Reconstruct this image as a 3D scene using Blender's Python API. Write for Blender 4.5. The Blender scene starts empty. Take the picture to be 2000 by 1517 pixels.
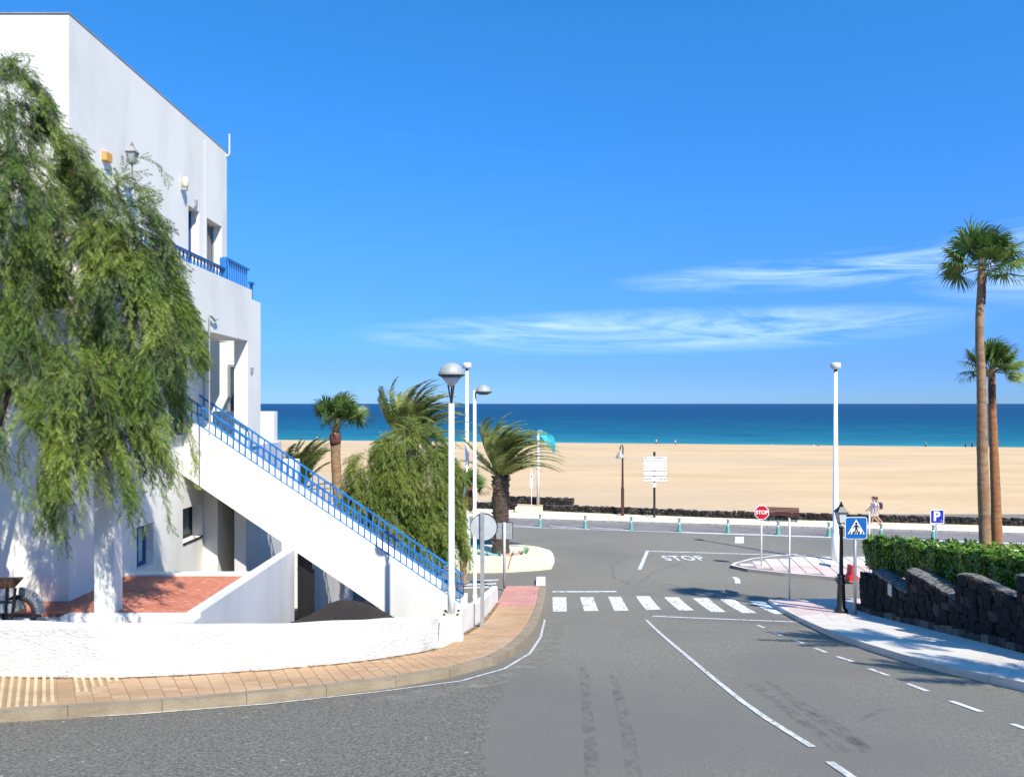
import bpy, math, random
import numpy as np
from mathutils import Vector, Matrix
random.seed(7); RNG = np.random.default_rng(7)
S = bpy.context.scene
C = S.collection
R = math.radians
# ------------------------------------------------------------------ camera, sky, sun
F, CX, HY, ZC = 1444.0, 1000.0, 788.0, 8.0
cd = bpy.data.cameras.new('camera'); cam = bpy.data.objects.new('camera', cd); C.objects.link(cam)
cam.location = (0, 0, ZC); cam.rotation_euler = (R(90), 0, 0)
cd.sensor_width = 36; cd.lens = 36*F/2000; cd.shift_y = (HY-758.5)/2000
cd.clip_start = .1; cd.clip_end = 60000
S.camera = cam
SUN = Vector((.47, -.83, 1.02)).normalized()
sl = bpy.data.lights.new('sun', 'SUN'); sl.energy = 5.0; sl.angle = R(.5); sl.color = (1, .94, .845)
so = bpy.data.objects.new('sun', sl); C.objects.link(so); so.rotation_euler = SUN.to_track_quat('Z', 'Y').to_euler()
so.location = (10, -20, 40)
w = bpy.data.worlds.new('World'); S.world = w; w.use_nodes = True
nt = w.node_tree; nt.nodes.clear(); N = nt.nodes.new; L = nt.links.new
sky = N('ShaderNodeTexSky'); sky.sky_type = 'NISHITA'; sky.sun_disc = False
sky.sun_elevation = math.asin(SUN.z); sky.sun_rotation = math.atan2(SUN.x, SUN.y)
sky.altitude = 0; sky.air_density = 1.0; sky.dust_density = .15; sky.ozone_density = 2.6
def mth(op, a, b=None, c=None, clamp=False):
    n = N('ShaderNodeMath'); n.operation = op; n.use_clamp = clamp
    for i, v in enumerate((a, b, c)):
        if v is None: continue
        if isinstance(v, (int, float)): n.inputs[i].default_value = v
        else: L(v, n.inputs[i])
    return n.outputs[0]
tc = N('ShaderNodeTexCoord'); sx = N('ShaderNodeSeparateXYZ'); L(tc.outputs['Generated'], sx.inputs[0])
az = mth('ARCTAN2', sx.outputs[0], sx.outputs[1]); el = mth('ARCSINE', sx.outputs[2])
tint = N('ShaderNodeMix'); tint.data_type = 'RGBA'; tint.blend_type = 'MULTIPLY'; tint.inputs[0].default_value = 1
L(sky.outputs[0], tint.inputs[6]); 
tg = N('ShaderNodeValToRGB'); tr_ = tg.color_ramp; tr_.interpolation = 'B_SPLINE'
for k_, (ps, c_) in enumerate(((0, (.25, .50, 1.08)), (.033, (.20, .41, 1.04)), (.07, (.21, .43, 1.02)), (.23, (.28, .70, 1.27)), (.455, (.235, .95, 1.50)), (1, (.30, 1.05, 1.55)))):
    e_ = tr_.elements[0] if k_ == 0 else (tr_.elements[-1] if k_ == 5 else tr_.elements.new(ps)); e_.position = ps; e_.color = (*[v_/2 for v_ in c_], 1)
L(mth('ABSOLUTE', sx.outputs[2]), tg.inputs[0])
t2_ = N('ShaderNodeMix'); t2_.data_type = 'RGBA'; t2_.blend_type = 'ADD'; t2_.clamp_result = False; t2_.inputs[0].default_value = 1; L(tg.outputs[0], t2_.inputs[6]); L(tg.outputs[0], t2_.inputs[7]); L(t2_.outputs[2], tint.inputs[7])
# cirrus: streaks in azimuth / elevation
cv = N('ShaderNodeCombineXYZ'); L(mth('MULTIPLY', az, 3.2), cv.inputs[0]); L(mth('MULTIPLY', mth('ADD', el, mth('MULTIPLY', az, .03)), 30), cv.inputs[1])
n1 = N('ShaderNodeTexNoise'); n1.inputs['Scale'].default_value = 1.3; n1.inputs['Detail'].default_value = 7; n1.inputs['Roughness'].default_value = .66; n1.inputs['Distortion'].default_value = 1.5; L(cv.outputs[0], n1.inputs['Vector'])
def blob(a0, e0, ra, re, sl_=0):
    da = mth('DIVIDE', mth('SUBTRACT', az, a0), ra)
    de = mth('DIVIDE', mth('SUBTRACT', mth('SUBTRACT', el, e0), mth('MULTIPLY', mth('SUBTRACT', az, a0), sl_)), re)
    return mth('SUBTRACT', 1, mth('ADD', mth('MULTIPLY', da, da), mth('MULTIPLY', de, de)), clamp=True)
b = mth('MAXIMUM', blob(.19, .096, .42, .032, .01), blob(.50, .164, .38, .026, .015))
b = mth('MAXIMUM', b, mth('MULTIPLY', blob(.66, .155, .19, .055), .9))
b = mth('MAXIMUM', b, mth('MULTIPLY', blob(1.3, .25, .5, .08), .6)); b = mth('MAXIMUM', b, mth('MULTIPLY', blob(-1.8, .2, .6, .06), .6))
cm = mth('MULTIPLY', mth('POWER', b, 1.0), mth('MULTIPLY', mth('SUBTRACT', n1.outputs[0], .36, clamp=True), 3.2), clamp=True)
cm = mth('MULTIPLY', cm, .95)
cl = N('ShaderNodeMix'); cl.data_type = 'RGBA'; L(cm, cl.inputs[0]); L(tint.outputs[2], cl.inputs[6]); cl.inputs[7].default_value = (4.2, 6.0, 8.0, 1)
bg = N('ShaderNodeBackground'); bg.inputs[1].default_value = .114; L(cl.outputs[2], bg.inputs[0])
wo = N('ShaderNodeOutputWorld'); L(bg.outputs[0], wo.inputs[0])
S.view_settings.view_transform = 'Standard'; S.view_settings.look = 'None'; S.view_settings.exposure = .50; S.view_settings.gamma = 1
S.view_settings.use_curve_mapping = False
S.cycles.max_bounces = 6; S.cycles.transparent_max_bounces = 8

# ------------------------------------------------------------------ helpers
def hh(y):                                   # how far the street lies below eye level at distance y
    if y <= 19: return 1.85 + .2*y
    if y <= 29: t = y-19; return 5.65 + .2*t - .0075*t*t
    return 6.90 + .045*(min(y, 50)-29)
def g(y): return ZC - hh(y)
def W(px, py, D): return Vector(((px-CX)/F*D, D, ZC-(py-HY)/F*D))
def G(px, py, off=0):
    s = (py-HY)/F; lo, hi = 1.0, 400.0
    for _ in range(50):
        m = (lo+hi)/2
        if g(m)+off - (ZC-s*m) < 0: lo = m
        else: hi = m
    return Vector(((px-CX)/F*lo, lo, g(lo)+off))
def tag(o, label=None, cat=None, group=None, kind=None):
    if label: o['label'] = label
    if cat: o['category'] = cat
    if group: o['group'] = group
    if kind: o['kind'] = kind
    return o
def thing(name, label, cat, loc=(0, 0, 0), rz=0, group=None):
    o = bpy.data.objects.new(name, None); C.objects.link(o); o.empty_display_size = .3
    o.location = loc; o.rotation_euler = (0, 0, rz); return tag(o, label, cat, group)
class MB:
    def __init__(s): s.v = []; s.f = []; s.m = []
    def add(s, vs, fs, mi=0):
        n = len(s.v); s.v += [tuple(p) for p in vs]; s.f += [tuple(i+n for i in f) for f in fs]; s.m += [mi]*len(fs); return s
    def hexa(s, p, mi=0):                    # 8 corners: bottom 4 ccw, top 4 ccw
        return s.add(p, [(3, 2, 1, 0), (4, 5, 6, 7), (0, 1, 5, 4), (1, 2, 6, 5), (2, 3, 7, 6), (3, 0, 4, 7)], mi)
    def box(s, x0, x1, y0, y1, z0, z1, mi=0):
        return s.hexa([(x0,y0,z0),(x1,y0,z0),(x1,y1,z0),(x0,y1,z0),(x0,y0,z1),(x1,y0,z1),(x1,y1,z1),(x0,y1,z1)], mi)
    def bar(s, a, b, wd, ht=None, up=(0, 0, 1), mi=0):
        a, b = Vector(a), Vector(b); ht = ht or wd; d = (b-a).normalized(); u = Vector(up)
        if abs(d.dot(u)) > .98: u = Vector((0, 1, 0))
        r = d.cross(u).normalized()*wd/2; q = r.cross(d).normalized()*ht/2
        return s.hexa([a-r-q, a+r-q, b+r-q, b-r-q, a-r+q, a+r+q, b+r+q, b-r+q], mi)
    def tube(s, pts, rad, n=8, cap=True, mi=0):
        pts = [Vector(p) for p in pts]; rad = rad if isinstance(rad, (list, tuple)) else [rad]*len(pts); base = len(s.v); ref = None
        for i, p in enumerate(pts):
            d = (pts[min(i+1, len(pts)-1)]-pts[max(i-1, 0)]).normalized()
            if ref is None: ref = Vector((1, 0, 0)) if abs(d.x) < .9 else Vector((0, 1, 0))
            a = d.cross(ref).normalized(); b_ = d.cross(a).normalized(); ref = b_.cross(d) if False else ref
            for k in range(n):
                t = 2*math.pi*k/n; s.v.append(tuple(p + (a*math.cos(t)+b_*math.sin(t))*rad[i]))
        for i in range(len(pts)-1):
            for k in range(n):
                k2 = (k+1) % n; s.f.append((base+i*n+k, base+i*n+k2, base+(i+1)*n+k2, base+(i+1)*n+k)); s.m.append(mi)
        if cap:
            s.f.append(tuple(base+k for k in range(n))[::-1]); s.m.append(mi)
            s.f.append(tuple(base+(len(pts)-1)*n+k for k in range(n))); s.m.append(mi)
        return s
    def lathe(s, prof, n=20, c=(0, 0, 0), mi=0):
        base = len(s.v)
        for r_, z in prof:
            for k in range(n):
                t = 2*math.pi*k/n; s.v.append((c[0]+r_*math.cos(t), c[1]+r_*math.sin(t), c[2]+z))
        for i in range(len(prof)-1):
            for k in range(n):
                k2 = (k+1) % n; s.f.append((base+i*n+k, base+i*n+k2, base+(i+1)*n+k2, base+(i+1)*n+k)); s.m.append(mi)
        s.f.append(tuple(base+k for k in range(n))[::-1]); s.f.append(tuple(base+(len(prof)-1)*n+k for k in range(n))); s.m += [mi, mi]
        return s
    def prism(s, poly, axis, a, b_, mi=0):    # poly: list of 2-tuples, extruded along axis from a to b_
        def P(q, t): return {'x': (t, q[0], q[1]), 'y': (q[0], t, q[1]), 'z': (q[0], q[1], t)}[axis]
        n = len(poly); return s.add([P(q, a) for q in poly]+[P(q, b_) for q in poly],
            [tuple(range(n)), tuple(range(2*n-1, n-1, -1))]+[(i, n+i, n+(i+1) % n, (i+1) % n) for i in range(n)], mi)
    def grid(s, P, nu, nv, mi=0):             # P(u,v) with u,v in 0..1
        base = len(s.v)
        for i in range(nu+1):
            for j in range(nv+1): s.v.append(tuple(P(i/nu, j/nv)))
        for i in range(nu):
            for j in range(nv):
                a = base+i*(nv+1)+j; s.f.append((a, a+nv+1, a+nv+2, a+1)); s.m.append(mi)
        return s
    def mesh(s, name, mats, smooth=False, recalc=True, org=None):
        me = bpy.data.meshes.new(name); v = s.v
        if org is not None: v = [(a-org[0], b_-org[1], c-org[2]) for a, b_, c in v]
        me.from_pydata(v, [], s.f)
        for m in (mats if isinstance(mats, (list, tuple)) else [mats]): me.materials.append(m)
        if any(s.m): me.polygons.foreach_set('material_index', s.m)
        if recalc:
            import bmesh
            bm = bmesh.new(); bm.from_mesh(me); bmesh.ops.recalc_face_normals(bm, faces=bm.faces); bm.to_mesh(me); bm.free()
        if smooth: me.polygons.foreach_set('use_smooth', [True]*len(me.polygons))
        me.update(); return me
    def build(s, name, mats, parent=None, smooth=False, recalc=True, org='parent'):
        """coordinates are world coordinates when the parent is an unrotated root (org='parent'), else local (org=None)"""
        og = None
        if parent is not None and org == 'parent':
            p = parent; og = Vector((0, 0, 0))
            while p is not None: og = og + Vector(p.location); p = p.parent
        o = bpy.data.objects.new(name, s.mesh(name, mats, smooth, recalc, og)); C.objects.link(o)
        if parent is not None: o.parent = parent
        return o
def np_mesh(name, V, Fq, mat, parent=None, org=None, mats_idx=None):
    """V (n,3), Fq (m,k) constant k"""
    me = bpy.data.meshes.new(name); V = np.asarray(V, np.float32)
    if org is not None: V = V - np.array(org, np.float32)
    k = Fq.shape[1]; me.vertices.add(len(V)); me.vertices.foreach_set('co', V.ravel())
    me.loops.add(Fq.size); me.loops.foreach_set('vertex_index', Fq.astype(np.int32).ravel())
    me.polygons.add(len(Fq)); me.polygons.foreach_set('loop_start', np.arange(0, Fq.size, k, dtype=np.int32))
    me.polygons.foreach_set('loop_total', np.full(len(Fq), k, dtype=np.int32))
    me.materials.append(mat); me.update(calc_edges=True)
    o = bpy.data.objects.new(name, me); C.objects.link(o)
    if parent is not None: o.parent = parent
    return o
def copy_tree(o, parent=None):
    c = o.copy(); C.objects.link(c); c.parent = parent
    for ch in list(o.children): copy_tree(ch, c)
    return c
def link(name, me, parent, loc=(0, 0, 0), rot=(0, 0, 0), sc=(1, 1, 1)):
    o = bpy.data.objects.new(name, me); C.objects.link(o); o.parent = parent; o.location = loc; o.rotation_euler = rot; o.scale = sc; return o

# ------------------------------------------------------------------ materials
def mat(name, col, rough=.7, col2=None, scale=3., detail=6, lo=.35, hi=.65, bump=0., bscale=None, metal=0, spec=.5, stretch=None, coord='Object', translucent=0, island=0, col3=None, scale3=1., lo3=.5, hi3=.7, dist=.02):
    m = bpy.data.materials.new(name); m.use_nodes = True; t = m.node_tree; t.nodes.clear()
    def n(k): return t.nodes.new(k)
    o = n('ShaderNodeOutputMaterial'); p = n('ShaderNodeBsdfPrincipled'); t.links.new(p.outputs[0], o.inputs[0])
    p.inputs['Roughness'].default_value = rough; p.inputs['Metallic'].default_value = metal; p.inputs['Specular IOR Level'].default_value = spec
    c4 = lambda c: (*c, 1)
    p.inputs['Base Color'].default_value = c4(col)
    co = n('ShaderNodeTexCoord'); vec = co.outputs[coord]
    if stretch:
        mp = n('ShaderNodeMapping'); mp.inputs['Scale'].default_value = stretch; t.links.new(vec, mp.inputs[0]); vec = mp.outputs[0]
    def noise(sc, de=detail, ds=0):
        q = n('ShaderNodeTexNoise'); q.inputs['Scale'].default_value = sc; q.inputs['Detail'].default_value = de; q.inputs['Distortion'].default_value = ds; t.links.new(vec, q.inputs['Vector']); return q.outputs[0]
    def ramp(src, a, b_):
        q = n('ShaderNodeMapRange'); q.inputs[1].default_value = a; q.inputs[2].default_value = b_; t.links.new(src, q.inputs[0]); return q.outputs[0]
    def mix(fac, a, b_):
        q = n('ShaderNodeMix'); q.data_type = 'RGBA'; t.links.new(fac, q.inputs[0])
        for i, v in ((6, a), (7, b_)):
            if isinstance(v, tuple): q.inputs[i].default_value = c4(v)
            else: t.links.new(v, q.inputs[i])
        return q.outputs[2]
    cur = col
    if col2: cur = mix(ramp(noise(scale), lo, hi), cur, col2)
    if col3: cur = mix(ramp(noise(scale3, 5, .4), lo3, hi3), cur, col3)
    if island:
        ge = n('ShaderNodeNewGeometry'); hs = n('ShaderNodeHueSaturation'); hs.inputs['Hue'].default_value = .5
        t.links.new(ramp2 if False else _mr(t, ge.outputs['Random Per Island'], 1-island, 1+island), hs.inputs['Value'])
        if isinstance(cur, tuple): hs.inputs['Color'].default_value = c4(cur)
        else: t.links.new(cur, hs.inputs['Color'])
        cur = hs.outputs[0]
    if not isinstance(cur, tuple): t.links.new(cur, p.inputs['Base Color'])
    if bump:
        bn = n('ShaderNodeBump'); bn.inputs['Strength'].default_value = bump; bn.inputs['Distance'].default_value = dist
        t.links.new(noise(bscale or scale*3, 8), bn.inputs['Height']); t.links.new(bn.outputs[0], p.inputs['Normal'])
    if translucent:
        tr = n('ShaderNodeBsdfTranslucent'); mx = n('ShaderNodeMixShader'); mx.inputs[0].default_value = translucent
        if isinstance(cur, tuple): tr.inputs[0].default_value = c4(cur)
        else: t.links.new(cur, tr.inputs[0])
        t.links.new(p.outputs[0], mx.inputs[1]); t.links.new(tr.outputs[0], mx.inputs[2]); t.links.new(mx.outputs[0], o.inputs[0])
    return m
def _mr(t, src, a, b_):
    q = t.nodes.new('ShaderNodeMapRange'); q.inputs[3].default_value = a; q.inputs[4].default_value = b_; t.links.new(src, q.inputs[0]); return q.outputs[0]
M = {}
M['plaster'] = mat('white_plaster', (.77, .745, .665), .85, (.69, .67, .60), .9, 8, .42, .72, .35, 22, col3=(.62, .61, .56), scale3=.9, lo3=.54, hi3=.80, dist=.012, stretch=(1, 1, .4))
M['plaster_shaded'] = mat('shade_toned_plaster', (.60, .59, .585), .85, (.50, .50, .51), 1.1, 7, .4, .7, .3, 25, stretch=(1, 1, .4), dist=.01)  # greyer copy of the white plaster, shade painted into its colour
M['plaster_rough'] = mat('rough_white_plaster', (.69, .68, .64), .85, (.52, .52, .50), 2.2, 8, .40, .75, 1.0, 14, stretch=(1, 1, 2.2), dist=.02, col3=(.66, .60, .52), scale3=5, lo3=.66, hi3=.8)
M['white_paint'] = mat('white_metal_paint', (.80, .81, .81), .4, (.70, .71, .70), 4, lo=.5, hi=.8)
M['galv'] = mat('galvanised_steel', (.45, .47, .48), .45, (.36, .38, .39), 8, metal=.5)
M['sign_back'] = mat('sign_back_aluminium', (.58, .61, .60), .5, (.50, .53, .52), 5, metal=.3)
M['blue'] = mat('blue_paint', (.012, .13, .40), .45, (.02, .19, .48), 2.5, lo=.4, hi=.6)
M['navy'] = mat('dark_blue_paint', (.012, .05, .17), .4, (.02, .08, .24), 3)
M['glass'] = mat('window_glass', (.035, .06, .07), .08, (.06, .09, .10), 1.2, spec=.8)
M['curtain'] = mat('pale_green_curtain', (.42, .52, .50), .8, (.30, .40, .40), 3, stretch=(6, 6, .3))
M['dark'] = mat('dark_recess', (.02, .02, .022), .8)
M['pink_wall'] = mat('pinkish_plaster', (.62, .55, .58), .85, (.54, .48, .52), 2, bump=.2)
M['red_floor'] = mat('red_painted_concrete', (.47, .15, .085), .8, (.60, .33, .22), 7, 9, .52, .66, .2, 30, stretch=(1, 2.6, 1), col3=(.36, .10, .05), scale3=.9, lo3=.45, hi3=.75)
M['asphalt'] = mat('asphalt', (.275, .25, .188), .9, (.135, .124, .098), 32, 10, .38, .62, .8, 70, col3=(.165, .153, .122), scale3=.16, lo3=.45, hi3=.68, dist=.01)
M['asphalt_old'] = mat('older_dark_asphalt', (.225, .203, .155), .9, (.095, .087, .068), 34, 10, .38, .62, .8, 70, col3=(.42, .40, .33), scale3=17, lo3=.66, hi3=.72, dist=.015)
M['paint'] = mat('worn_road_paint', (.74, .74, .72), .7, (.26, .25, .23), 7, 9, .58, .72, .2, 60, stretch=(1, .5, 1))
M['paint_worn'] = mat('very_worn_road_paint', (.66, .65, .60), .8, (.44, .43, .39), 14, 9, .45, .62, .2, 60, stretch=(1, .5, 1))
M['tan'] = mat('tan_paving_tile', (.54, .335, .175), .85, (.42, .255, .13), 1.3, 6, .4, .65, .25, 45, col3=(.60, .43, .27), scale3=.7, lo3=.5, hi3=.75)
M['tan_dark'] = mat('brown_ribbed_tile', (.44, .285, .145), .85, (.36, .225, .11), 2.3)
M['tan2'] = mat('ochre_paving_tile', (.56, .37, .20), .85, (.46, .29, .15), 2.3, 6, .4, .65, .25, 45)
M['cream'] = mat('cream_paving_rib', (.66, .52, .30), .85, (.54, .40, .22), 2.3, 6, .4, .65, .2, 45)
M['pinktile'] = mat('pink_paving_tile', (.60, .30, .23), .85, (.52, .24, .19), 2, 6, .4, .65, .3, 60)
M['palepink'] = mat('pale_pink_slab', (.66, .50, .44), .85, (.58, .42, .36), 1.2, 6, .4, .65, .2, 40)
M['paleslab'] = mat('pale_concrete_slab', (.70, .64, .55), .85, (.60, .55, .47), 1.6, 6, .4, .7, .2, 40)
M['joint_grey'] = mat('grey_joint', (.26, .24, .22), .95)
M['joint'] = mat('dirty_joint', (.40, .26, .15), .95, (.30, .19, .11), 4)
M['kerb'] = mat('kerb_concrete', (.34, .27, .175), .9, (.25, .195, .12), 2.2, 7, .4, .7, .4, 30, col3=(.22, .19, .13), scale3=5, lo3=.58, hi3=.75)
M['kerb_grey'] = mat('grey_kerb_stone', (.34, .33, .31), .9, (.24, .23, .21), 3, 7, .4, .7, .4, 30)
M['beige'] = mat('cream_promenade_paving', (.74, .66, .46), .9, (.68, .60, .41), .5, 6, .4, .7, .1, 10)
M['cycle'] = mat('cycle_path_asphalt', (.22, .20, .18), .9, (.17, .155, .14), .6, 8, .4, .65, .2, 40)
M['sand'] = None
M['lava'] = mat('black_volcanic_stone', (.006, .0055, .005), .95, (.022, .019, .016), 9, 8, .42, .68, 1.0, 26, dist=.04)
M['lava_brown'] = mat('brown_volcanic_stone', (.045, .030, .022), .95, (.018, .014, .012), 8, 8, .4, .7, 1.0, 26, dist=.04)
M['block_grey'] = mat('grey_base_block', (.17, .15, .12), .95, (.09, .08, .065), 7, 8, .4, .65, .8, 30)
M['lava_grey'] = mat('grey_volcanic_stone', (.075, .068, .058), .95, (.035, .031, .027), 9, 8, .4, .7, 1.0, 24, dist=.04)
M['mortar'] = mat('dark_mortar', (.018, .017, .016), 1, (.03, .028, .026), 10, bump=.8, bscale=20)
M['cap'] = mat('rough_grey_mortar_cap', (.22, .21, .185), .95, (.05, .046, .04), 9, 8, .4, .66, 1.0, 18, dist=.04)
M['picon'] = mat('black_volcanic_gravel', (.018, .014, .012), 1, (.034, .026, .022), 40, 4, .4, .6, 1.0, 60, dist=.03)
M['soil'] = mat('dry_soil', (.22, .15, .10), 1, (.14, .09, .06), 5, 7, bump=.6, bscale=20)
M['iron'] = mat('black_cast_iron', (.012, .012, .013), .45, (.02, .02, .02), 10)
M['lamp_white'] = mat('opal_lamp_glass', (.62, .62, .60), .3)
M['lamp_dome'] = mat('grey_lamp_dome', (.34, .37, .35), .45, (.28, .31, .29), 6)
M['rust'] = mat('rusty_steel', (.17, .085, .04), .85, (.06, .04, .03), 9, 8, .4, .6, .5, 40)
M['bollard'] = mat('green_bollard_plastic', (.06, .22, .18), .5, (.09, .28, .23), 5)
M['white_band'] = mat('white_reflective_band', (.75, .77, .76), .4)
M['sign_white'] = mat('sign_white', (.78, .78, .78), .4)
M['sign_blue'] = mat('sign_blue', (.01, .12, .38), .35)
M['sign_navy'] = mat('sign_navy', (.015, .03, .30), .35)
M['sign_red'] = mat('sign_red', (.45, .012, .02), .35)
M['black'] = mat('sign_black', (.012, .012, .012), .5)
M['grey_text'] = mat('faded_sign_text', (.30, .30, .32), .5)
M['red_plastic'] = mat('red_plastic', (.70, .02, .03), .4)
M['wood'] = mat('dark_red_brown_wood', (.10, .025, .018), .6, (.06, .018, .012), 12, stretch=(.3, 3, 3))
M['trunk'] = mat('palm_trunk', (.40, .25, .13), .95, (.24, .14, .075), 5, 8, .4, .65, .8, 30, stretch=(1, 1, 2.5), dist=.03, col3=(.34, .15, .06), scale3=.8, lo3=.5, hi3=.75)
M['trunk_orange'] = mat('orange_palm_trunk', (.46, .20, .08), .95, (.30, .13, .055), 5, 8, .4, .65, .8, 30, stretch=(1, 1, 5), dist=.03)
M['boot'] = mat('red_brown_leaf_base', (.16, .045, .025), .8, (.07, .03, .02), 8, 6, bump=.6)
M['boot_dark'] = mat('dark_leaf_stub', (.07, .045, .032), .95, (.14, .10, .07), 10, 6, bump=.8, island=.5)
M['bark'] = mat('dark_rough_bark', (.09, .065, .045), .95, (.05, .035, .025), 9, 8, bump=1, bscale=20, dist=.03)
M['frond'] = mat('date_palm_frond', (.19, .25, .06), .55, (.36, .37, .12), 1.6, 5, .42, .65, island=.45, translucent=.25, spec=.4)
M['fan'] = mat('fan_palm_leaf', (.085, .16, .030), .5, (.17, .24, .055), 2, 5, .4, .65, island=.35, translucent=.2, spec=.45)
M['stem'] = mat('palm_leaf_stalk', (.26, .27, .11), .6, (.18, .16, .07), 6)
M['pepper'] = mat('pepper_tree_leaf', (.10, .175, .025), .55, (.24, .315, .05), 1.1, 5, .40, .62, island=.45, translucent=.25, spec=.35, col3=(.07, .115, .045), scale3=1.7, lo3=.45, hi3=.65)
M['pepper2'] = mat('pepper_tree_leaf_far', (.13, .20, .030), .6, (.22, .27, .05), .9, 5, .40, .62, island=.40, translucent=.25, spec=.35, col3=(.20, .17, .11), scale3=.8, lo3=.62, hi3=.75)
M['twig'] = mat('thin_twig', (.14, .10, .06), .9)
M['hedge'] = mat('hedge_leaf', (.085, .18, .012), .4, (.17, .28, .02), 3, 4, .4, .6, island=.4, translucent=.08, spec=.5)
M['hedge_core'] = mat('hedge_shaded_core', (.018, .026, .010), .9, (.030, .028, .016), 12, bump=1, bscale=30)  # solid hedge core, its near-black colour paints the shade between the leaves
M['skin'] = mat('skin', (.46, .25, .17), .6)
M['hair'] = mat('dark_hair', (.02, .014, .011), .7)
M['pale_shirt'] = mat('pale_lilac_shirt', (.60, .52, .60), .9, (.50, .43, .50), 12)
M['dark_cloth'] = mat('dark_cloth', (.03, .03, .04), .9)
M['navy_cloth'] = mat('navy_cloth', (.03, .04, .09), .9)
M['white_cloth'] = mat('white_cloth', (.66, .66, .64), .9)
M['khaki'] = mat('beige_shorts', (.50, .42, .34), .9)
M['turq'] = mat('turquoise_cloth', (.03, .42, .50), .8, (.05, .50, .55), 4, translucent=.2)
M['orange_box'] = mat('faded_orange_plastic', (.62, .33, .08), .6)
M['cream_plastic'] = mat('cream_plastic', (.66, .62, .42), .5)
M['car_grey'] = mat('dark_grey_car_paint', (.03, .032, .036), .25)
M['flower_blue'] = mat('pale_blue_stone', (.22, .45, .60), .7)
M['flower_pink'] = mat('faded_pink_stone', (.62, .28, .28), .7)
M['aloe'] = mat('green_succulent', (.03, .22, .10), .5)
M['weed'] = mat('dry_weed', (.20, .13, .07), .95, island=.4)

def node_sand():
    m = mat('beach_sand', (.62, .435, .235), .95, (.53, .365, .19), .12, 12, .38, .66, 1.0, 1.5, stretch=(.45, 1.1, 1), col3=(.50, .385, .235), scale3=.022, lo3=.48, hi3=.64, dist=.15)
    return m
M['sand'] = node_sand()
def node_sea():
    m = bpy.data.materials.new('sea_water'); m.use_nodes = True; t = m.node_tree; t.nodes.clear(); n = t.nodes.new; l = t.links.new
    o = n('ShaderNodeOutputMaterial'); p = n('ShaderNodeBsdfPrincipled'); l(p.outputs[0], o.inputs[0])
    co = n('ShaderNodeTexCoord'); s = n('ShaderNodeSeparateXYZ'); l(co.outputs['Object'], s.inputs[0])
    # depth of the water grows with the distance from the shoreline (local y)
    lg = n('ShaderNodeMath'); lg.operation = 'LOGARITHM'; lg.inputs[1].default_value = 10
    ad = n('ShaderNodeMath'); ad.operation = 'ADD'; ad.inputs[1].default_value = 12; l(s.outputs[1], ad.inputs[0]); l(ad.outputs[0], lg.inputs[0])
    mp = n('ShaderNodeMapping'); mp.inputs['Scale'].default_value = (.006, .022, 1); l(co.outputs['Object'], mp.inputs[0])
    nz = n('ShaderNodeTexNoise'); nz.inputs['Scale'].default_value = 1; nz.inputs['Detail'].default_value = 8; nz.inputs['Roughness'].default_value = .65; l(mp.outputs[0], nz.inputs['Vector'])
    sb = n('ShaderNodeMath'); sb.operation = 'MULTIPLY_ADD'; sb.inputs[1].default_value = 1.0; l(nz.outputs[0], sb.inputs[0]); l(lg.outputs[0], sb.inputs[2])
    mr = n('ShaderNodeMapRange'); mr.inputs[1].default_value = 1.68; mr.inputs[2].default_value = 3.9; l(sb.outputs[0], mr.inputs[0])
    r = n('ShaderNodeValToRGB'); e = r.color_ramp.elements
    e[0].position = 0; e[0].color = (.05, .25, .24, 1); e[1].position = 1; e[1].color = (.008, .052, .125, 1)
    for ps, c in ((.12, (.018, .17, .21)), (.38, (.005, .095, .15)), (.62, (.003, .055, .12)), (.82, (.004, .045, .11))):
        q = e.new(ps); q.color = (*c, 1)
    l(mr.outputs[0], r.inputs[0]); 
    # small wave texture and whitecaps
    mp2 = n('ShaderNodeMapping'); mp2.inputs['Scale'].default_value = (.05, .22, 1); l(co.outputs['Object'], mp2.inputs[0])
    n2 = n('ShaderNodeTexNoise'); n2.inputs['Scale'].default_value = 1; n2.inputs['Detail'].default_value = 9; n2.inputs['Roughness'].default_value = .7; l(mp2.outputs[0], n2.inputs['Vector'])
    hs = n('ShaderNodeHueSaturation'); l(r.outputs[0], hs.inputs['Color'])
    m3 = n('ShaderNodeMapRange'); m3.inputs[1].default_value = .3; m3.inputs[2].default_value = .7; m3.inputs[3].default_value = .55; m3.inputs[4].default_value = 1.5; l(n2.outputs[0], m3.inputs[0]); l(m3.outputs[0], hs.inputs['Value'])
    m4 = n('ShaderNodeMapRange'); m4.inputs[1].default_value = .74; m4.inputs[2].default_value = .78; l(n2.outputs[0], m4.inputs[0])
    mx = n('ShaderNodeMix'); mx.data_type = 'RGBA'; l(m4.outputs[0], mx.inputs[0]); l(hs.outputs[0], mx.inputs[6]); mx.inputs[7].default_value = (.6, .7, .72, 1)
    l(mx.outputs[2], p.inputs['Base Color']); p.inputs['Roughness'].default_value = .5; p.inputs['Specular IOR Level'].default_value = .12
    bp = n('ShaderNodeBump'); bp.inputs['Strength'].default_value = .6; bp.inputs['Distance'].default_value = .6; l(n2.outputs[0], bp.inputs['Height']); l(bp.outputs[0], p.inputs['Normal'])
    return m
M['sea'] = node_sea()

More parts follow.
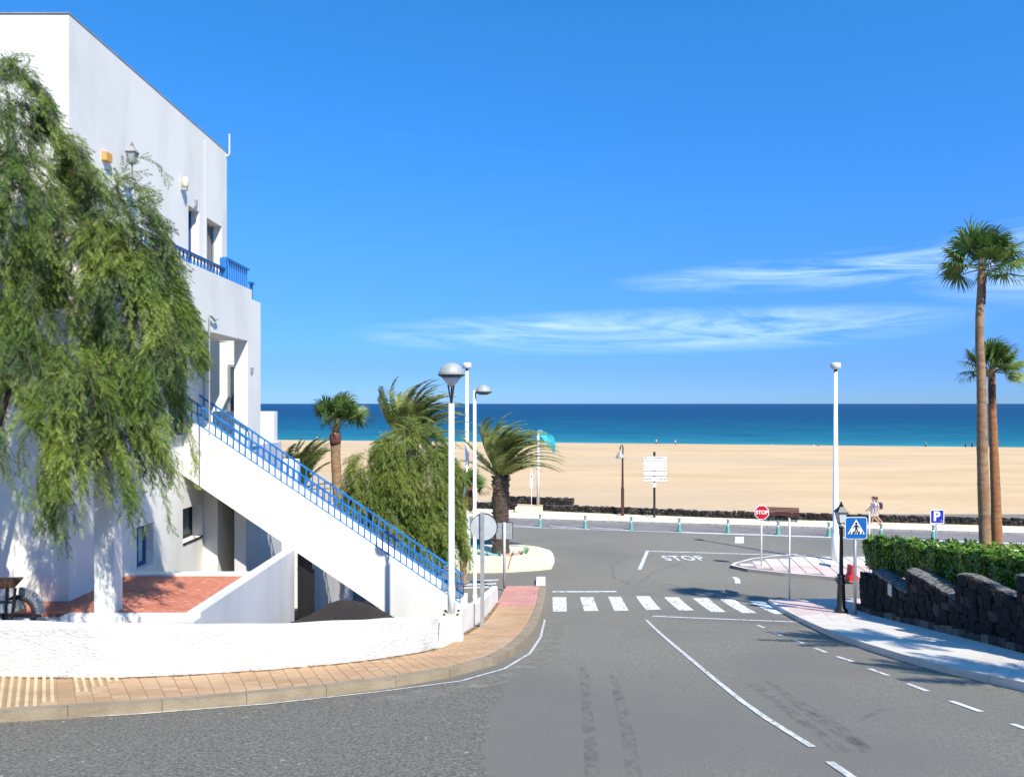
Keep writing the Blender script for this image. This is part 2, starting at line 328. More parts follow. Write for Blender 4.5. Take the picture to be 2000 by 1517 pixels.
# ------------------------------------------------------------------ ground, road, beach, sea
ys = [-14+.5*i for i in range(134)]
mb = MB(); xs = [-90, -40, -20, -12, -8, -4, 0, 4, 8, 12, 20, 40, 90]
mb.grid(lambda u, v: (-90+180*u, -14+66.5*v, g(-14+66.5*v)), 24, 133)
tag(mb.build('road', M['asphalt'], smooth=True, recalc=False), kind='structure')
U = Vector((.966, -.26, 0)); NN = Vector((.26, .966, 0)); A0 = Vector((1.26, 45.6, 0))
def PR(t, n): return A0 + U*t + NN*n
def prom_at(px, n):                           # distance along the promenade for an image column at offset n
    k = (px-CX)/F; p = A0+NN*n; t = (k*p.y-p.x)/(U.x-k*U.y); return t
def ribbonPR(name, n0, n1, t0, t1, off, m, nt=80, nn=4, side=True, kind='structure'):
    b_ = MB()
    def P(u, v): q = PR(t0+(t1-t0)*u, n0+(n1-n0)*v); return (q.x, q.y, g(q.y)+off)
    b_.grid(P, nt, nn)
    if side: b_.grid(lambda u, v: (lambda q: (q.x, q.y, g(q.y)+off*v-.0))(PR(t0+(t1-t0)*u, n0)), nt, 1)
    return tag(b_.build(name, m, recalc=False), kind=kind)
ribbonPR('cycle_path', .25, 3.75, -60, 90, .004, M['cycle'], side=False)
ribbonPR('promenade', 3.9, 9.0, -60, 90, .12, M['beige'])
# kerb of the promenade, one stone after another where they show
kr = thing('promenade_kerb', 'long kerb of grey stones between the cycle path and the cream promenade', 'kerb', PR(10, 3.8))
kr.location.z = g(kr.location.y)
b_ = MB()
for i in range(110):
    a, c = PR(-30+i*1.0, 3.75), PR(-30+i*1.0+.98, 3.75); a2, c2 = a+NN*.16, c+NN*.16
    b_.hexa([(q.x, q.y, g(q.y)-.05) for q in (a, c, c2, a2)]+[(q.x, q.y, g(q.y)+.128) for q in (a, c, c2, a2)])
tag(b_.build('kerb_stone_row', M['kerb_grey'], kr), kind='stuff')
# sand, from behind the low stone wall down to the water
SH = math.atan2(-35, 183); SU = Vector((math.cos(SH), math.sin(SH), 0)); SN = Vector((-SU.y, SU.x, 0)); SA = Vector((36.0, 184.5, 0))
mb = MB()
def sandP(u, v):
    t = -700+1500*u; a = PR(t*.5, 7.9); c = SA+SU*(t*1.0-30)+SN*14; q = a.lerp(c, v**1.6)
    z = .32 - 2.55*(v**1.6)**.8 - .45*max(0, (v-.93)/.07)
    z += .10*math.sin(q.x*.05+q.y*.11)*math.sin(q.y*.07) * min(1, v*3)*(1 if v < .95 else 0)
    return (q.x, q.y, z)
mb.grid(sandP, 150, 70)
tag(mb.build('beach_sand', M['sand'], smooth=True, recalc=False), kind='structure')
sea = MB(); sea.grid(lambda u, v: (-40000+80000*u, -2+42000*v**3, 0), 8, 60)
so_ = sea.build('sea', M['sea'], recalc=False); so_.location = (SA.x, SA.y, ZC-10.5); so_.rotation_euler = (0, 0, SH); tag(so_, kind='structure')
# lapping foam at the waterline
mb = MB(); mb.grid(lambda u, v: (lambda q: (q.x, q.y, ZC-10.47+.0))(SA+SU*(-300+700*u)+SN*(-3.2+3.6*v+.8*math.sin(u*90)+.4*math.sin(u*231))), 400, 1)
M['foam'] = mat('sea_foam', (.8, .82, .80), .8)
tag(mb.build('surf_foam', M['foam'], recalc=False), kind='stuff')
# far seabed / land under everything so nothing floats
mb = MB(); mb.box(-600, 700, -60, 260, -9, -7.0); tag(mb.build('ground', M['soil']), kind='structure')

def cat(P, i, k):                              # Catmull-Rom through P
    p0, p1, p2, p3 = P[max(i-1, 0)], P[i], P[i+1], P[min(i+2, len(P)-1)]
    return .5*((2*p1)+(p2-p0)*k+(2*p0-5*p1+4*p2-p3)*k*k+(3*p1-p0-3*p2+p3)*k**3)
def smooth_px(pts, n=6):
    P = [Vector(p) for p in pts]; out = []
    for i in range(len(P)-1):
        for k in range(n): q = cat(P, i, k/n); out.append((q.x, q.y))
    out.append(tuple(P[-1])); return out
# ------------------------------------------------------------------ road markings
def line_on(name, pts, wd, m, off=.008, group=None, px=True):
    P = [G(*p) if px else Vector((p[0], p[1], 0)) for p in pts]
    Q = []
    for i in range(len(P)-1):
        n_ = max(1, int((P[i+1]-P[i]).length/.4))
        for k in range(n_): Q.append(P[i].lerp(P[i+1], k/n_))
    Q.append(P[-1]); b_ = MB(); base = []
    for i, q in enumerate(Q):
        d = Q[min(i+1, len(Q)-1)]-Q[max(i-1, 0)]; d.z = 0; d.normalize(); s_ = Vector((-d.y, d.x, 0))*wd/2
        for k in (-1, 1): r_ = q+s_*k; b_.v.append((r_.x, r_.y, g(r_.y)+off))
    for i in range(len(Q)-1): b_.f.append((2*i, 2*i+2, 2*i+3, 2*i+1)); b_.m.append(0)
    o = b_.build(name, m, recalc=False); return tag(o, kind='structure')
def quad_on(name, c, m, off=.008, parent=None, n=8):
    P = [G(*p) for p in c]
    def Pq(u, v):
        a = P[0].lerp(P[1], u); b2 = P[3].lerp(P[2], u); q = a.lerp(b2, v); return (q.x, q.y, g(q.y)+off)
    return MB().grid(Pq, 2, n).build(name, m, parent, recalc=False)
zc = bpy.data.objects.new('zebra_crossing', None); C.objects.link(zc); zc.location = G(1250, 1180); tag(zc, kind='structure')
for q in [((1079,1166),(1106,1166),(1107,1194),(1080,1194)), ((1133,1166),(1159,1166),(1169,1193),(1141,1193)), ((1188,1165),(1213,1165),(1228,1192),(1200,1193)),
          ((1242,1164),(1269,1164),(1291,1190),(1262,1191)), ((1297,1166),(1325,1166),(1356,1192),(1327,1192)), ((1353,1168),(1383,1168),(1418,1195),(1390,1195)),
          ((1406,1170),(1434,1170),(1478,1197),(1450,1197)), ((1463,1174),(1490,1174),(1547,1199),(1513,1199))]:
    quad_on('stripe', q, M['paint'], parent=zc)
zc2 = bpy.data.objects.new('zebra_crossing', None); C.objects.link(zc2); zc2.location = G(940, 1140); tag(zc2, kind='structure')
for y0 in (1131, 1138, 1144): quad_on('stripe', ((895, y0+3), (975-(y0-1131)*.6, y0), (972-(y0-1131)*.6, y0+3), (893, y0+6)), M['paint_worn'], parent=zc2, n=2)
line_on('stop_line', [(1275, 1203), (1575, 1215)], .18, M['paint'])
line_on('stop_line', [(1079, 1155.5), (1204, 1155)], .22, M['paint'])
line_on('centre_line', [(1262,1210),(1280,1228),(1300,1246),(1350,1288),(1400,1330),(1450,1370),(1500,1405),(1550,1436),(1587,1459)], .075, M['paint_worn'])
line_on('centre_line', [(1620,1488),(1662,1517),(1700,1545)], .08, M['paint_worn'])
for a in [(1478,1220,1493,1226),(1510,1235,1527,1241),(1550,1249,1569,1256),(1592,1266,1614,1274),(1635,1282,1666,1292),(1698,1306,1735,1319),(1771,1335,1812,1350),(1857,1369,1916,1390),(1977,1414,2040,1436)]:
    line_on('dashed_line', [a[:2], a[2:]], .08, M['paint'])
line_on('lane_line', [(1266, 1076), (1400, 1080), (1600, 1086)], .16, M['paint'])
line_on('lane_line', [(1249, 1112), (1265, 1075)], .16, M['paint_worn'])
line_on('lane_line', [(1434, 1127), (1440, 1131), (1441, 1139)], .2, M['paint'])
def pr_line(n, t0, t1, wd): return [(PR(t, n).x, PR(t, n).y) for t in (t0, t1)]
line_on('cycle_path_line', pr_line(.05, -8, 9, .2), .15, M['paint'], px=False)
line_on('cycle_path_line', pr_line(.05, 9, 70, .3), .42, M['paint'], px=False, off=.009)
for t_ in (-3.5, 0.5, 3.5, 6.0): line_on('hatching', [(PR(t_, .2).x, PR(t_, .2).y), (PR(t_-2.6, 1.0).x, PR(t_-2.6, 1.0).y)], .16, M['paint'], off=.011, px=False)
tag(quad_on('road_marking', ((1436, 1048), (1453, 1048), (1453, 1061), (1435, 1061)), M['paint'], n=3), kind='structure')
line_on('gutter_line', [(-380,1436),(-10,1409),(250,1396),(520,1375),(740,1351),(900,1330),(985,1306),(1035,1276),(1056,1244),(1064,1210)], .05, M['paint_worn'])
# painted STOP on the road
tx = bpy.data.curves.new('stop_lettering', 'FONT'); tx.body = 'STOP'; tx.size = 1.0; tx.align_x = 'CENTER'; tx.space_character = 1.15
to = bpy.data.objects.new('stop_lettering', tx); C.objects.link(to); tx.materials.append(M['paint']); p = G(1341, 1094)
to.location = (p.x, p.y, p.z+.012); to.scale = (.72, 1.75, 1); to.rotation_euler = (-math.atan(.045), 0, R(2)); tag(to, kind='structure'); tx.offset = .02
TEXTS = [to]
# asphalt patches and skid marks
M['skid'] = mat('tyre_rubber_marks', (.12, .112, .09), .85)
M['dust'] = mat('pale_road_dust', (.36, .33, .26), .95)
mb = MB()
def oldP(u, v):
    a = G(*smooth_px([(-380,1438),(-10,1411),(250,1398),(520,1377),(740,1353),(900,1332),(985,1310)], 6)[int(round(u*36))]); c = G(*smooth_px([(-380,1620),(-10,1620),(250,1620),(480,1620),(700,1620),(880,1620),(940,1620)], 6)[int(round(u*36))])
    q = a.lerp(c, v); q.x += (.05*math.sin(v*9)+.03*math.sin(v*23+1)+.02*math.sin(v*71)-.1*v)*max(0, u-.8)*5; return (q.x, q.y, g(q.y)+.004)
mb.grid(oldP, 36, 60); tag(mb.build('old_asphalt', M['asphalt_old'], recalc=False), kind='structure')
for px_, py_ in ((905, 1640),):
    pass
def see_through(m, scale, lo, hi, stretch):
    t = m.node_tree; n = t.nodes.new; out = [q for q in t.nodes if q.type == 'OUTPUT_MATERIAL'][0]; sh = out.inputs[0].links[0].from_socket
    tr = n('ShaderNodeBsdfTransparent'); mx = n('ShaderNodeMixShader'); co = n('ShaderNodeTexCoord'); mp = n('ShaderNodeMapping'); mp.inputs['Scale'].default_value = stretch; nz = n('ShaderNodeTexNoise'); nz.inputs['Scale'].default_value = scale; nz.inputs['Detail'].default_value = 9; nz.inputs['Roughness'].default_value = .7
    t.links.new(co.outputs['Object'], mp.inputs[0]); t.links.new(mp.outputs[0], nz.inputs['Vector']); f = _mr(t, nz.outputs[0], 0, 1); q = f.node; q.inputs[1].default_value = lo; q.inputs[2].default_value = hi
    t.links.new(f, mx.inputs[0]); t.links.new(tr.outputs[0], mx.inputs[1]); t.links.new(sh, mx.inputs[2]); t.links.new(mx.outputs[0], out.inputs[0])
see_through(M['skid'], 9, .44, 1.1, (1, .35, 1)); see_through(M['dust'], 3.5, .42, .80, (1, .6, 1)); see_through(M['paint_worn'], 12, .30, .42, (1, .5, 1)); see_through(M['paint'], 9, .36, .46, (1, .5, 1))
see_through(M['foam'], .35, .42, .62, (.3, 1.5, 1))
for pts, wd in (([(1165,1600),(1152,1440),(1140,1300)], .13), ([(1250,1600),(1228,1440),(1195,1310)], .13), ([(1470,1335),(1570,1410),(1650,1470)], .16), ([(1500,1330),(1590,1400),(1680,1455)], .14), ([(1560,1370),(1640,1420),(1700,1470)], .14),
                ([(1672,1411),(1700,1396),(1726,1384)], .07), ([(1330,1100),(1280,1115),(1245,1140)], .14), ([(1230,1085),(1195,1105),(1200,1130),(1260,1150)], .16), ([(1260,1130),(1350,1150),(1430,1155)], .12)):
    line_on('skid_mark', pts, wd, M['skid'], off=.006)
for pts, wd in (([(1085,1200),(1078,1235),(1050,1290),(960,1330),(740,1372)], .5), ([(1040,1300),(1080,1260),(1100,1210)], .3), ([(1520,1200),(1600,1245),(1750,1290),(1950,1345)], .45), ([(1060,1330),(1085,1327)], .2)):
    line_on('road_dust', pts, wd, M['dust'], off=.0065)

# ------------------------------------------------------------------ pavements
def ribbon_cells(inner, outer, step, off, px=True):
    I = [G(*p, off) if px else Vector(p) for p in inner]; O = [G(*p, off) if px else Vector(p) for p in outer]
    cen = [(a+b2)/2 for a, b2 in zip(I, O)]; d = [0]
    for i in range(len(cen)-1): d.append(d[-1]+(cen[i+1]-cen[i]).length)
    def at(s):
        for i in range(len(d)-1):
            if s <= d[i+1] or i == len(d)-2:
                k = (s-d[i])/(d[i+1]-d[i]); return I[i].lerp(I[i+1], k), O[i].lerp(O[i+1], k)
    return at, d[-1]
CUR = .12
Lin = [(-380,1316),(0,1320),(230,1322),(500,1308),(700,1290),(820,1272),(868,1262),(905,1236),(940,1212),(972,1174),(984,1152),(990,1144)]
Lout = [(-400,1403),(-10,1382),(250,1367),(520,1346),(740,1322),(880,1300),(960,1276),(1008,1243),(1032,1212),(1047,1178),(1052,1152),(1053,1143)]
def pave(rootname, label, Lin, Lout, step, nacross, tilefn, kerb_m, kerbw=.25, bed=None, kfilter=None):
    i2, o2 = smooth_px(Lin), smooth_px(Lout); at, tot = ribbon_cells(i2, o2, step, CUR)
    rt = bpy.data.objects.new(rootname, None); C.objects.link(rt); a, b2 = at(tot/2); rt.location = ((a+b2)/2); tag(rt, kind='structure')
    nS = int(tot/step); rows = [at(tot*i/nS) for i in range(nS+1)]
    def gz(q, dz): return (q.x, q.y, g(q.y)+CUR+dz)
    b_ = MB(); b_.grid(lambda u, v: gz(rows[int(round(u*nS))][0].lerp(rows[int(round(u*nS))][1], v), -.008), nS, 2); b_.build('mortar_bed', bed or M['joint'], rt, recalc=False)
    cnt = 0; extra = {}
    for i in range(nS):
        for j in range(nacross):
            sh = 0
            c = [rows[i][0].lerp(rows[i][1], j/nacross), rows[i][0].lerp(rows[i][1], (j+1)/nacross), rows[i+1][0].lerp(rows[i+1][1], (j+1)/nacross), rows[i+1][0].lerp(rows[i+1][1], j/nacross)]
            mm = sum(c, Vector())/4; m_, kind_ = tilefn(mm, i, j)
            cc = [q.lerp(mm, .012/max(.1, (q-mm).length)*.5) for q in c]; dz = random.uniform(-.0015, .0015)
            b_ = MB() if cnt < 290 else extra.setdefault(m_.name, (MB(), m_))[0]
            b_.hexa([gz(q, -.02) for q in cc]+[gz(q, dz) for q in cc])
            if kind_ == 'rib':
                for k in range(2):
                    f0, f1 = (k+.18)/2, (k+.62)/2
                    r4 = [cc[0].lerp(cc[3], f0), cc[1].lerp(cc[2], f0), cc[1].lerp(cc[2], f1), cc[0].lerp(cc[3], f1)]
                    b_.hexa([gz(q, 0) for q in r4]+[gz(q, .006) for q in r4], 1)
            if cnt < 290: b_.build('tile', [m_, M['cream']], rt, recalc=False)
            cnt += 1
    for k, (b_, m_) in extra.items(): tag(b_.build('tile_area', [m_, M['cream']], rt, recalc=False), kind='stuff')
    # kerb stones
    nk = int(tot/1.0)
    for i in range(nk):
        a0, c0 = at(tot*i/nk), at(tot*(i+.994)/nk); q = []
        for a_, o_ in (a0, c0):
            d = (o_-a_); d.z = 0; d.normalize(); q.append((o_+d*.012, o_+d*kerbw))
        p4 = [q[0][0], q[0][1], q[1][1], q[1][0]]; dz = random.uniform(-.003, .003)
        MB().hexa([(v.x, v.y, g(v.y)-.05) for v in p4]+[(v.x, v.y, g(v.y)+CUR+.004+dz) for v in p4]).build('kerb_stone', kerb_m, rt)
    return rt
def left_tile(q, i, j):
    if q.y > 22.2: return M['pinktile'], None
    if q.x < -5.3 and q.y < 12: return M['tan_dark'], ('rib' if i % 5 else None)
    return (M['tan'], None) if (i*7+j*3) % 5 else (M['tan2'], None)
pave('left_pavement', '', Lin, Lout, .20, 10, left_tile, M['kerb'])
MB().hexa([(q.x, q.y, g(q.y)-.02) for q in (G(1047,1146), G(1065,1146), G(1065,1133), G(1048,1133))]+[(q.x, q.y, g(q.y)+.15) for q in (G(1047,1146), G(1065,1146), G(1065,1133), G(1048,1133))]).build('white_kerb_end', M['white_paint'])
tag(bpy.data.objects['white_kerb_end'], kind='structure')
# right pavement: ribbon along the kerb, inner line is the foot of the stone wall
Rout = [(1509,1170),(1530,1184),(1575,1208),(1620,1229),(1650,1240),(1700,1256),(1750,1271),(1850,1297),(2000,1329),(2250,1380)]
Rin = [(1690,1166),(1705,1172),(1740,1182),(1700,1197),(1728,1204),(1765,1215),(1808,1227),(1900,1252),(2020,1285),(2230,1345)]
Rin = [(1900,1165),(1850,1172),(1760,1186),(1712,1196),(1735,1203),(1775,1214),(1820,1226),(1905,1250),(2030,1284),(2260,1350)]
def right_tile(q, i, j): return (M['palepink'], None) if q.y > 20.3 else (M['paleslab'], None)
pave('right_pavement', '', Rin, Rout, .45, 5, right_tile, M['paleslab'], .14)
# traffic island with slabs
def area(name, rows_px, off, m, nx=6, tile=None):
    """rows_px: list of (left px, right px, y px) from far to near"""
    rt = bpy.data.objects.new(name, None); C.objects.link(rt); rt.location = G((rows_px[0][0]+rows_px[0][1])/2, rows_px[len(rows_px)//2][2]); tag(rt, kind='structure')
    P = [(G(a, y), G(b2, y)) for a, b2, y in rows_px]; b_ = MB()
    n = len(P)
    outline = [p[0] for p in P]+[p[1] for p in reversed(P)]
    b_.grid(lambda u, v: (lambda q: (q.x, q.y, g(q.y)+off))(P[int(round(u*(n-1)))][0].lerp(P[int(round(u*(n-1)))][1], v)), n-1, nx)
    k = len(outline)
    for i in range(k):
        a, c = outline[i], outline[(i+1) % k]; b_.add([(a.x, a.y, g(a.y)-.02), (c.x, c.y, g(c.y)-.02), (c.x, c.y, g(c.y)+off), (a.x, a.y, g(a.y)+off)], [(0, 1, 2, 3)])
    b_.build('bed', m, rt, recalc=False); return rt, P
isl, P = area('traffic_island', [(1560,1760,1089.5),(1520,1800,1092),(1470,1830,1098),(1436,1850,1106),(1431,1860,1110),(1460,1870,1117),(1530,1880,1125),(1600,1880,1131),(1650,1880,1136)], .115, M['joint_grey'])
def inside(P, q):
    for i in range(len(P)-1):
        y1, y0 = P[i][0].y, P[i+1][0].y
        if min(y0, y1) <= q[1] <= max(y0, y1):
            k = (q[1]-y0)/(y1-y0); xl = P[i+1][0].x*(1-k)+P[i][0].x*k; xr = P[i+1][1].x*(1-k)+P[i][1].x*k; return xl+.05 <= q[0] <= xr-.05
    return False
ty0 = P[-1][0].y; ty1 = P[0][0].y; st = .58; i = 0
while ty0+i*st < ty1:
    for j in range(44):
        x0 = 8.5+j*.62+i*.12; y0 = ty0+i*st; c4_ = [(x0+.01, y0+.01), (x0+.575, y0+.01), (x0+.695, y0+st-.01), (x0+.13, y0+st-.01)]
        if x0 > 19: break
        if sum(inside(P, q) for q in c4_) == 4:
            m_ = M['palepink'] if (y0-ty0) < (ty1-ty0)*.5 else M['paleslab']
            MB().hexa([(q[0], q[1], g(q[1])+.11) for q in c4_]+[(q[0], q[1], g(q[1])+.126) for q in c4_]).build('slab', m_, isl)
    i += 1
line_on('island_edge', [(1560,1087),(1520,1090),(1470,1096),(1436,1105),(1431,1109.5),(1460,1116),(1530,1124),(1600,1130),(1650,1135)], .16, M['paleslab'], off=.135)
# cream pavement tip with the date palm
tip, P2 = area('palm_pavement', [(700,1000,1067.5),(700,1030,1069),(700,1052,1072),(700,1068,1077),(700,1076,1084),(700,1080,1094),(700,1081,1104),(700,1077,1111),(700,1050,1114),(700,1000,1117),(700,960,1118.5)], .12, M['beige'])
line_on('pavement_joint', [(1000,1085),(992,1117)], .06, M['joint'], off=.126)
line_on('pavement_edge_paint', [(1068,1078),(1075,1085),(1078,1094),(1078,1104),(1074,1110)], .22, M['sign_white'], off=.13)
line_on('pavement_marking', [(948,1099),(958,1104),(968,1100),(978,1106),(992,1101)], .12, M['paint'], off=.13)
# left garden behind everything (trees' ground)
mb = MB(); mb.grid(lambda u, v: (-60+58.2*u-(1.2 if v < .2 else 0), 18.9+9*v, g(18.9+9*v)+.10), 6, 10); tag(mb.build('garden_soil', M['soil'], recalc=False), kind='structure')
mb = MB(); mb.grid(lambda u, v: (-60+53*u, 27+22*v, g(27+22*v)+.10), 6, 20); tag(mb.build('garden_soil', M['soil'], recalc=False), kind='structure')
# ------------------------------------------------------------------ white street wall
WB = [(-380,1316),(0,1320),(230,1322),(500,1308),(700,1290),(800,1276),(857,1264)]
WT = [(-380,1216),(0,1219),(230,1224),(500,1224),(700,1215),(800,1208),(857,1203)]
def curved_wall(name, label, base, top_px, th, m, n=8, drop=.35):
    bs, tp = smooth_px(base, n), smooth_px(top_px, n)
    B = [G(*p, .12) for p in bs]; Z = [ZC-(t[1]-HY)/F*b_.y for t, b_ in zip(tp, B)]
    rt = thing(name, label, 'wall', B[len(B)//2]); mb = MB(); k = len(B); ring = []
    for i, q in enumerate(B):
        d = B[min(i+1, k-1)]-B[max(i-1, 0)]; d.z = 0; d.normalize(); nb = Vector((-d.y, d.x, 0))
        z = Z[i]+.006*math.sin(i*.9); e = .03
        prof = [(0, g(q.y)-.1), (0.012*math.sin(i*.7), (g(q.y)+z)/2), (0, z-e), (e, z), (th-e, z), (th, z-e), (th, g(q.y)-drop)]
        ring.append([(q.x+nb.x*a, q.y+nb.y*a, zz) for a, zz in prof])
    m_ = len(ring[0])
    for r_ in ring: mb.v += r_
    for i in range(k-1):
        for j in range(m_-1): mb.f.append((i*m_+j, (i+1)*m_+j, (i+1)*m_+j+1, i*m_+j+1)); mb.m.append(0)
    mb.f.append(tuple(range(m_))); mb.m.append(0); mb.f.append(tuple(range((k-1)*m_+m_-1, (k-1)*m_-1, -1))); mb.m.append(0)
    mb.build('wall_body', m, rt); return rt
curved_wall('street_wall', 'long low white plastered wall curving along the tan pavement in front of the building', WB, WT, .22, M['plaster_rough'])
curved_wall('street_wall', 'short white wall stepping down the pavement behind the lamp pedestal', [(903,1237),(922,1224),(941,1211),(958,1193),(972,1174)], [(903,1188),(922,1180),(941,1172),(958,1157),(972,1144)], .2, M['plaster'])
M['dirt'] = mat('red_brown_dirt', (.16, .085, .045), 1, (.10, .06, .035), 9)
see_through(M['dirt'], 7, .42, .60, (1, 1, 1))
for ps_ in ([(-380,1318),(0,1322),(230,1324),(500,1310),(700,1292),(820,1274),(855,1266)], [(905,1239),(942,1215),(972,1177)]):
    line_on('wall_foot_dirt', [tuple(G(*q_, .12))[:2] for q_ in smooth_px(ps_, 4)], .13, M['dirt'], off=.124, px=False)
# dried weeds along its foot
rt = MB()
for px, py in ((480,1309),(500,1308),(838,1271),(855,1266),(770,1284),(600,1299),(560,1303),(130,1323),(920,1232),(935,1222),(975,1178),(962,1190),(300,1320),(350,1318)):
    c = G(px, py, CUR)
    for k in range(14):
        a = random.uniform(0, 6.28); r_ = random.uniform(.02, .12); p0 = Vector((c.x+r_*math.cos(a), c.y-.04+.4*r_*math.sin(a), c.z)); p1 = p0+Vector((random.uniform(-.05, .05), random.uniform(-.05, .02), random.uniform(.01, .06)))
        rt.add([p0, p0+Vector((.012, 0, 0)), p1], [(0, 1, 2)])
tag(rt.build('dry_weeds', M['weed'], recalc=False), 'tufts of dried weeds at the foot of the white street wall', 'weeds', kind='stuff')

# ------------------------------------------------------------------ the white building
FX, XP = -7.85, -6.65                         # facade plane and gallery edge plane
zf = ZC-3.5                                   # terrace / ground floor level
roofz = ZC+6.9; ceil_ = ZC+1.58
bd = thing('white_building', 'white plastered three storey apartment block with blue railings and an outside stair', 'building', (FX, 13.1, zf))
def wallx(mb, x, th, y0, y1, z0, z1, holes=()):
    """wall facing +x at plane x, thickness th (to -x), with rectangular holes (y0,y1,z0,z1)"""
    ycuts = sorted({y0, y1, *[h_[0] for h_ in holes], *[h_[1] for h_ in holes]})
    for a, c in zip(ycuts[:-1], ycuts[1:]):
        hs = sorted([h_ for h_ in holes if h_[0] <= a and h_[1] >= c], key=lambda h_: h_[2]); z = z0
        for h_ in hs:
            if h_[2] > z: mb.box(x-th, x, a, c, z, h_[2])
            z = h_[3]
        if z < z1: mb.box(x-th, x, a, c, z, z1)
def Dx(px, x=FX): return x*F/(px-CX)
def Zp(py, D): return ZC-(py-HY)/F*D
# openings on the facade
win2 = (Dx(404), Dx(433), ceil_+.9, Zp(425, Dx(404)))
win1 = (Dx(368), Dx(389), ceil_+.9, Zp(401, Dx(368)))
door0 = (Dx(267), Dx(300), zf, Zp(1030, Dx(267)))
wina = (Dx(357), Dx(395), Zp(1061, Dx(357)), Zp(994, Dx(357)))
dland = (16.9, 17.85, ZC-.75, ZC+1.25)
up = MB(); wallx(up, FX, .4, 13.1, 20.35, ceil_+.1, roofz, (win1, win2))
up.box(-16, FX-.4, 13.1, 13.5, ceil_+.1, roofz); up.box(-16, FX-.4, 19.95, 20.35, ceil_+.1, roofz); up.box(-16, FX-.4, 13.5, 19.95, roofz-.15, roofz-.02)
up.box(-16, FX-.4, 13.5, 19.95, ceil_+.1, ceil_+.3)
up.build('upper_wall', M['plaster'], bd)
lo_ = MB(); wallx(lo_, FX, .4, 13.1, 19.18, g(19)-.5, ceil_+.1, (door0, wina, dland))
lo_.box(-16, FX-.4, 13.1, 13.5, g(14)-.5, ceil_+.1); lo_.box(-10.5, FX-.4, 18.8, 19.18, g(19)-.5, ceil_+.1)
lo_.build('lower_wall', M['plaster'], bd)
MB().box(-16, FX+.012, 13.08, 20.38, roofz, roofz+.018).build('roof_edge', M['kerb_grey'], bd)
# stepped parapet walls and gallery
gal = MB(); zt = ZC+2.90
gal.box(XP-.18, XP, 12.3, Dx(492, XP), ceil_-.0, zt); gal.box(XP-.18, XP, Dx(492, XP), Dx(509, XP), ceil_, ZC+2.66)
gal.box(FX, XP-.18, 12.3, 12.48, ceil_, zt); gal.box(FX, XP-.18, 12.48, 18.6, ceil_, ceil_+.22)
gal.box(FX, XP-.18, 18.6, Dx(509, XP), ceil_+.10, ceil_+.22); 
gal.build('gallery', M['plaster'], bd)
pil = MB(); pil.box(XP-.33, XP, 12.35, 12.62, zf, ceil_); pil.build('pillar', M['plaster'], bd)
MB().box(XP-.34, XP-.001, 18.6, Dx(509, XP), ZC-1.1, ceil_).build('pillar', M['plaster'], bd)
# back courtyard wall seen through the porch, and the low block to its right
bw = MB(); bw.box(-12, -7.76, 21.5, 21.75, ZC-6.4, ZC+2.3); bw.build('courtyard_wall', M['plaster'], bd)
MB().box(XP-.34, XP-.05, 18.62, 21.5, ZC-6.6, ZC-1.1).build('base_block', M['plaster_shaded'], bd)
MB().box(-8.5, -6.76, 21.0, 21.3, ZC-6.9, ZC-.22).build('terrace_wall', M['plaster'], bd)
MB().box(FX, -7.5, 18.83, 21.5, ZC-6.6, ZC-1.2).build('lower_pier', M['plaster'], bd)
MB().box(FX, XP-.35, 17.62, 21.5, ZC-1.3, ZC-1.1).build('landing_slab', M['plaster'], bd)
# windows
def window_x(x, y0, y1, z0, z1, fw, mt, glass, rec, bars=1, name='window', fillm=None):
    f = MB(); fx = x-rec
    f.box(fx-.06, fx, y0, y0+fw, z0, z1); f.box(fx-.06, fx, y1-fw, y1, z0, z1); f.box(fx-.06, fx, y0+fw, y1-fw, z1-fw, z1); f.box(fx-.06, fx, y0+fw, y1-fw, z0, z0+fw)
    for k in range(bars): yy = y0+(y1-y0)*(k+1)/(bars+1); f.box(fx-.058, fx-.004, yy-fw/2, yy+fw/2, z0+fw, z1-fw)
    o = f.build(name, mt, bd)
    MB().box(fx-.05, fx-.03, y0+fw, y1-fw, z0+fw, z1-fw).build('pane', glass, o)
    MB().box(fx-.25, fx-.22, y0, y1, z0, z1).build('curtain', fillm or M['curtain'], o); return o
window_x(FX, *win2, .06, M['galv'], M['glass'], .20); window_x(FX, *win1, .07, M['navy'], M['glass'], .20)
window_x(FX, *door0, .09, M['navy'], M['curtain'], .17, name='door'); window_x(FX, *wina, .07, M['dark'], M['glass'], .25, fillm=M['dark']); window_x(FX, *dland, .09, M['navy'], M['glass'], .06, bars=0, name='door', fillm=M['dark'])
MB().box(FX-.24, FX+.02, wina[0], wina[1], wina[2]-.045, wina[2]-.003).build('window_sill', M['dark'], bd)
# tall window on the back courtyard wall
D_ = 21.5; x0, x1 = (446-CX)/F*D_, (475-CX)/F*D_; z0, z1 = Zp(812, D_), Zp(712, D_)
f = MB(); f.box(x0, x0+.07, D_-.04, D_-.002, z0, z1); f.box(x1-.05, x1, D_-.04, D_-.002, z0, z1); f.box(x0+.07, x1-.05, D_-.04, D_-.002, z1-.07, z1); f.box(x0+.07, x1-.05, D_-.04, D_-.002, z0, z0+.05)
o = f.build('window', M['galv'], bd); MB().box(x0+.07, x1-.05, D_-.02, D_-.004, z0+.05, z1-.07).build('pane', M['glass'], o)
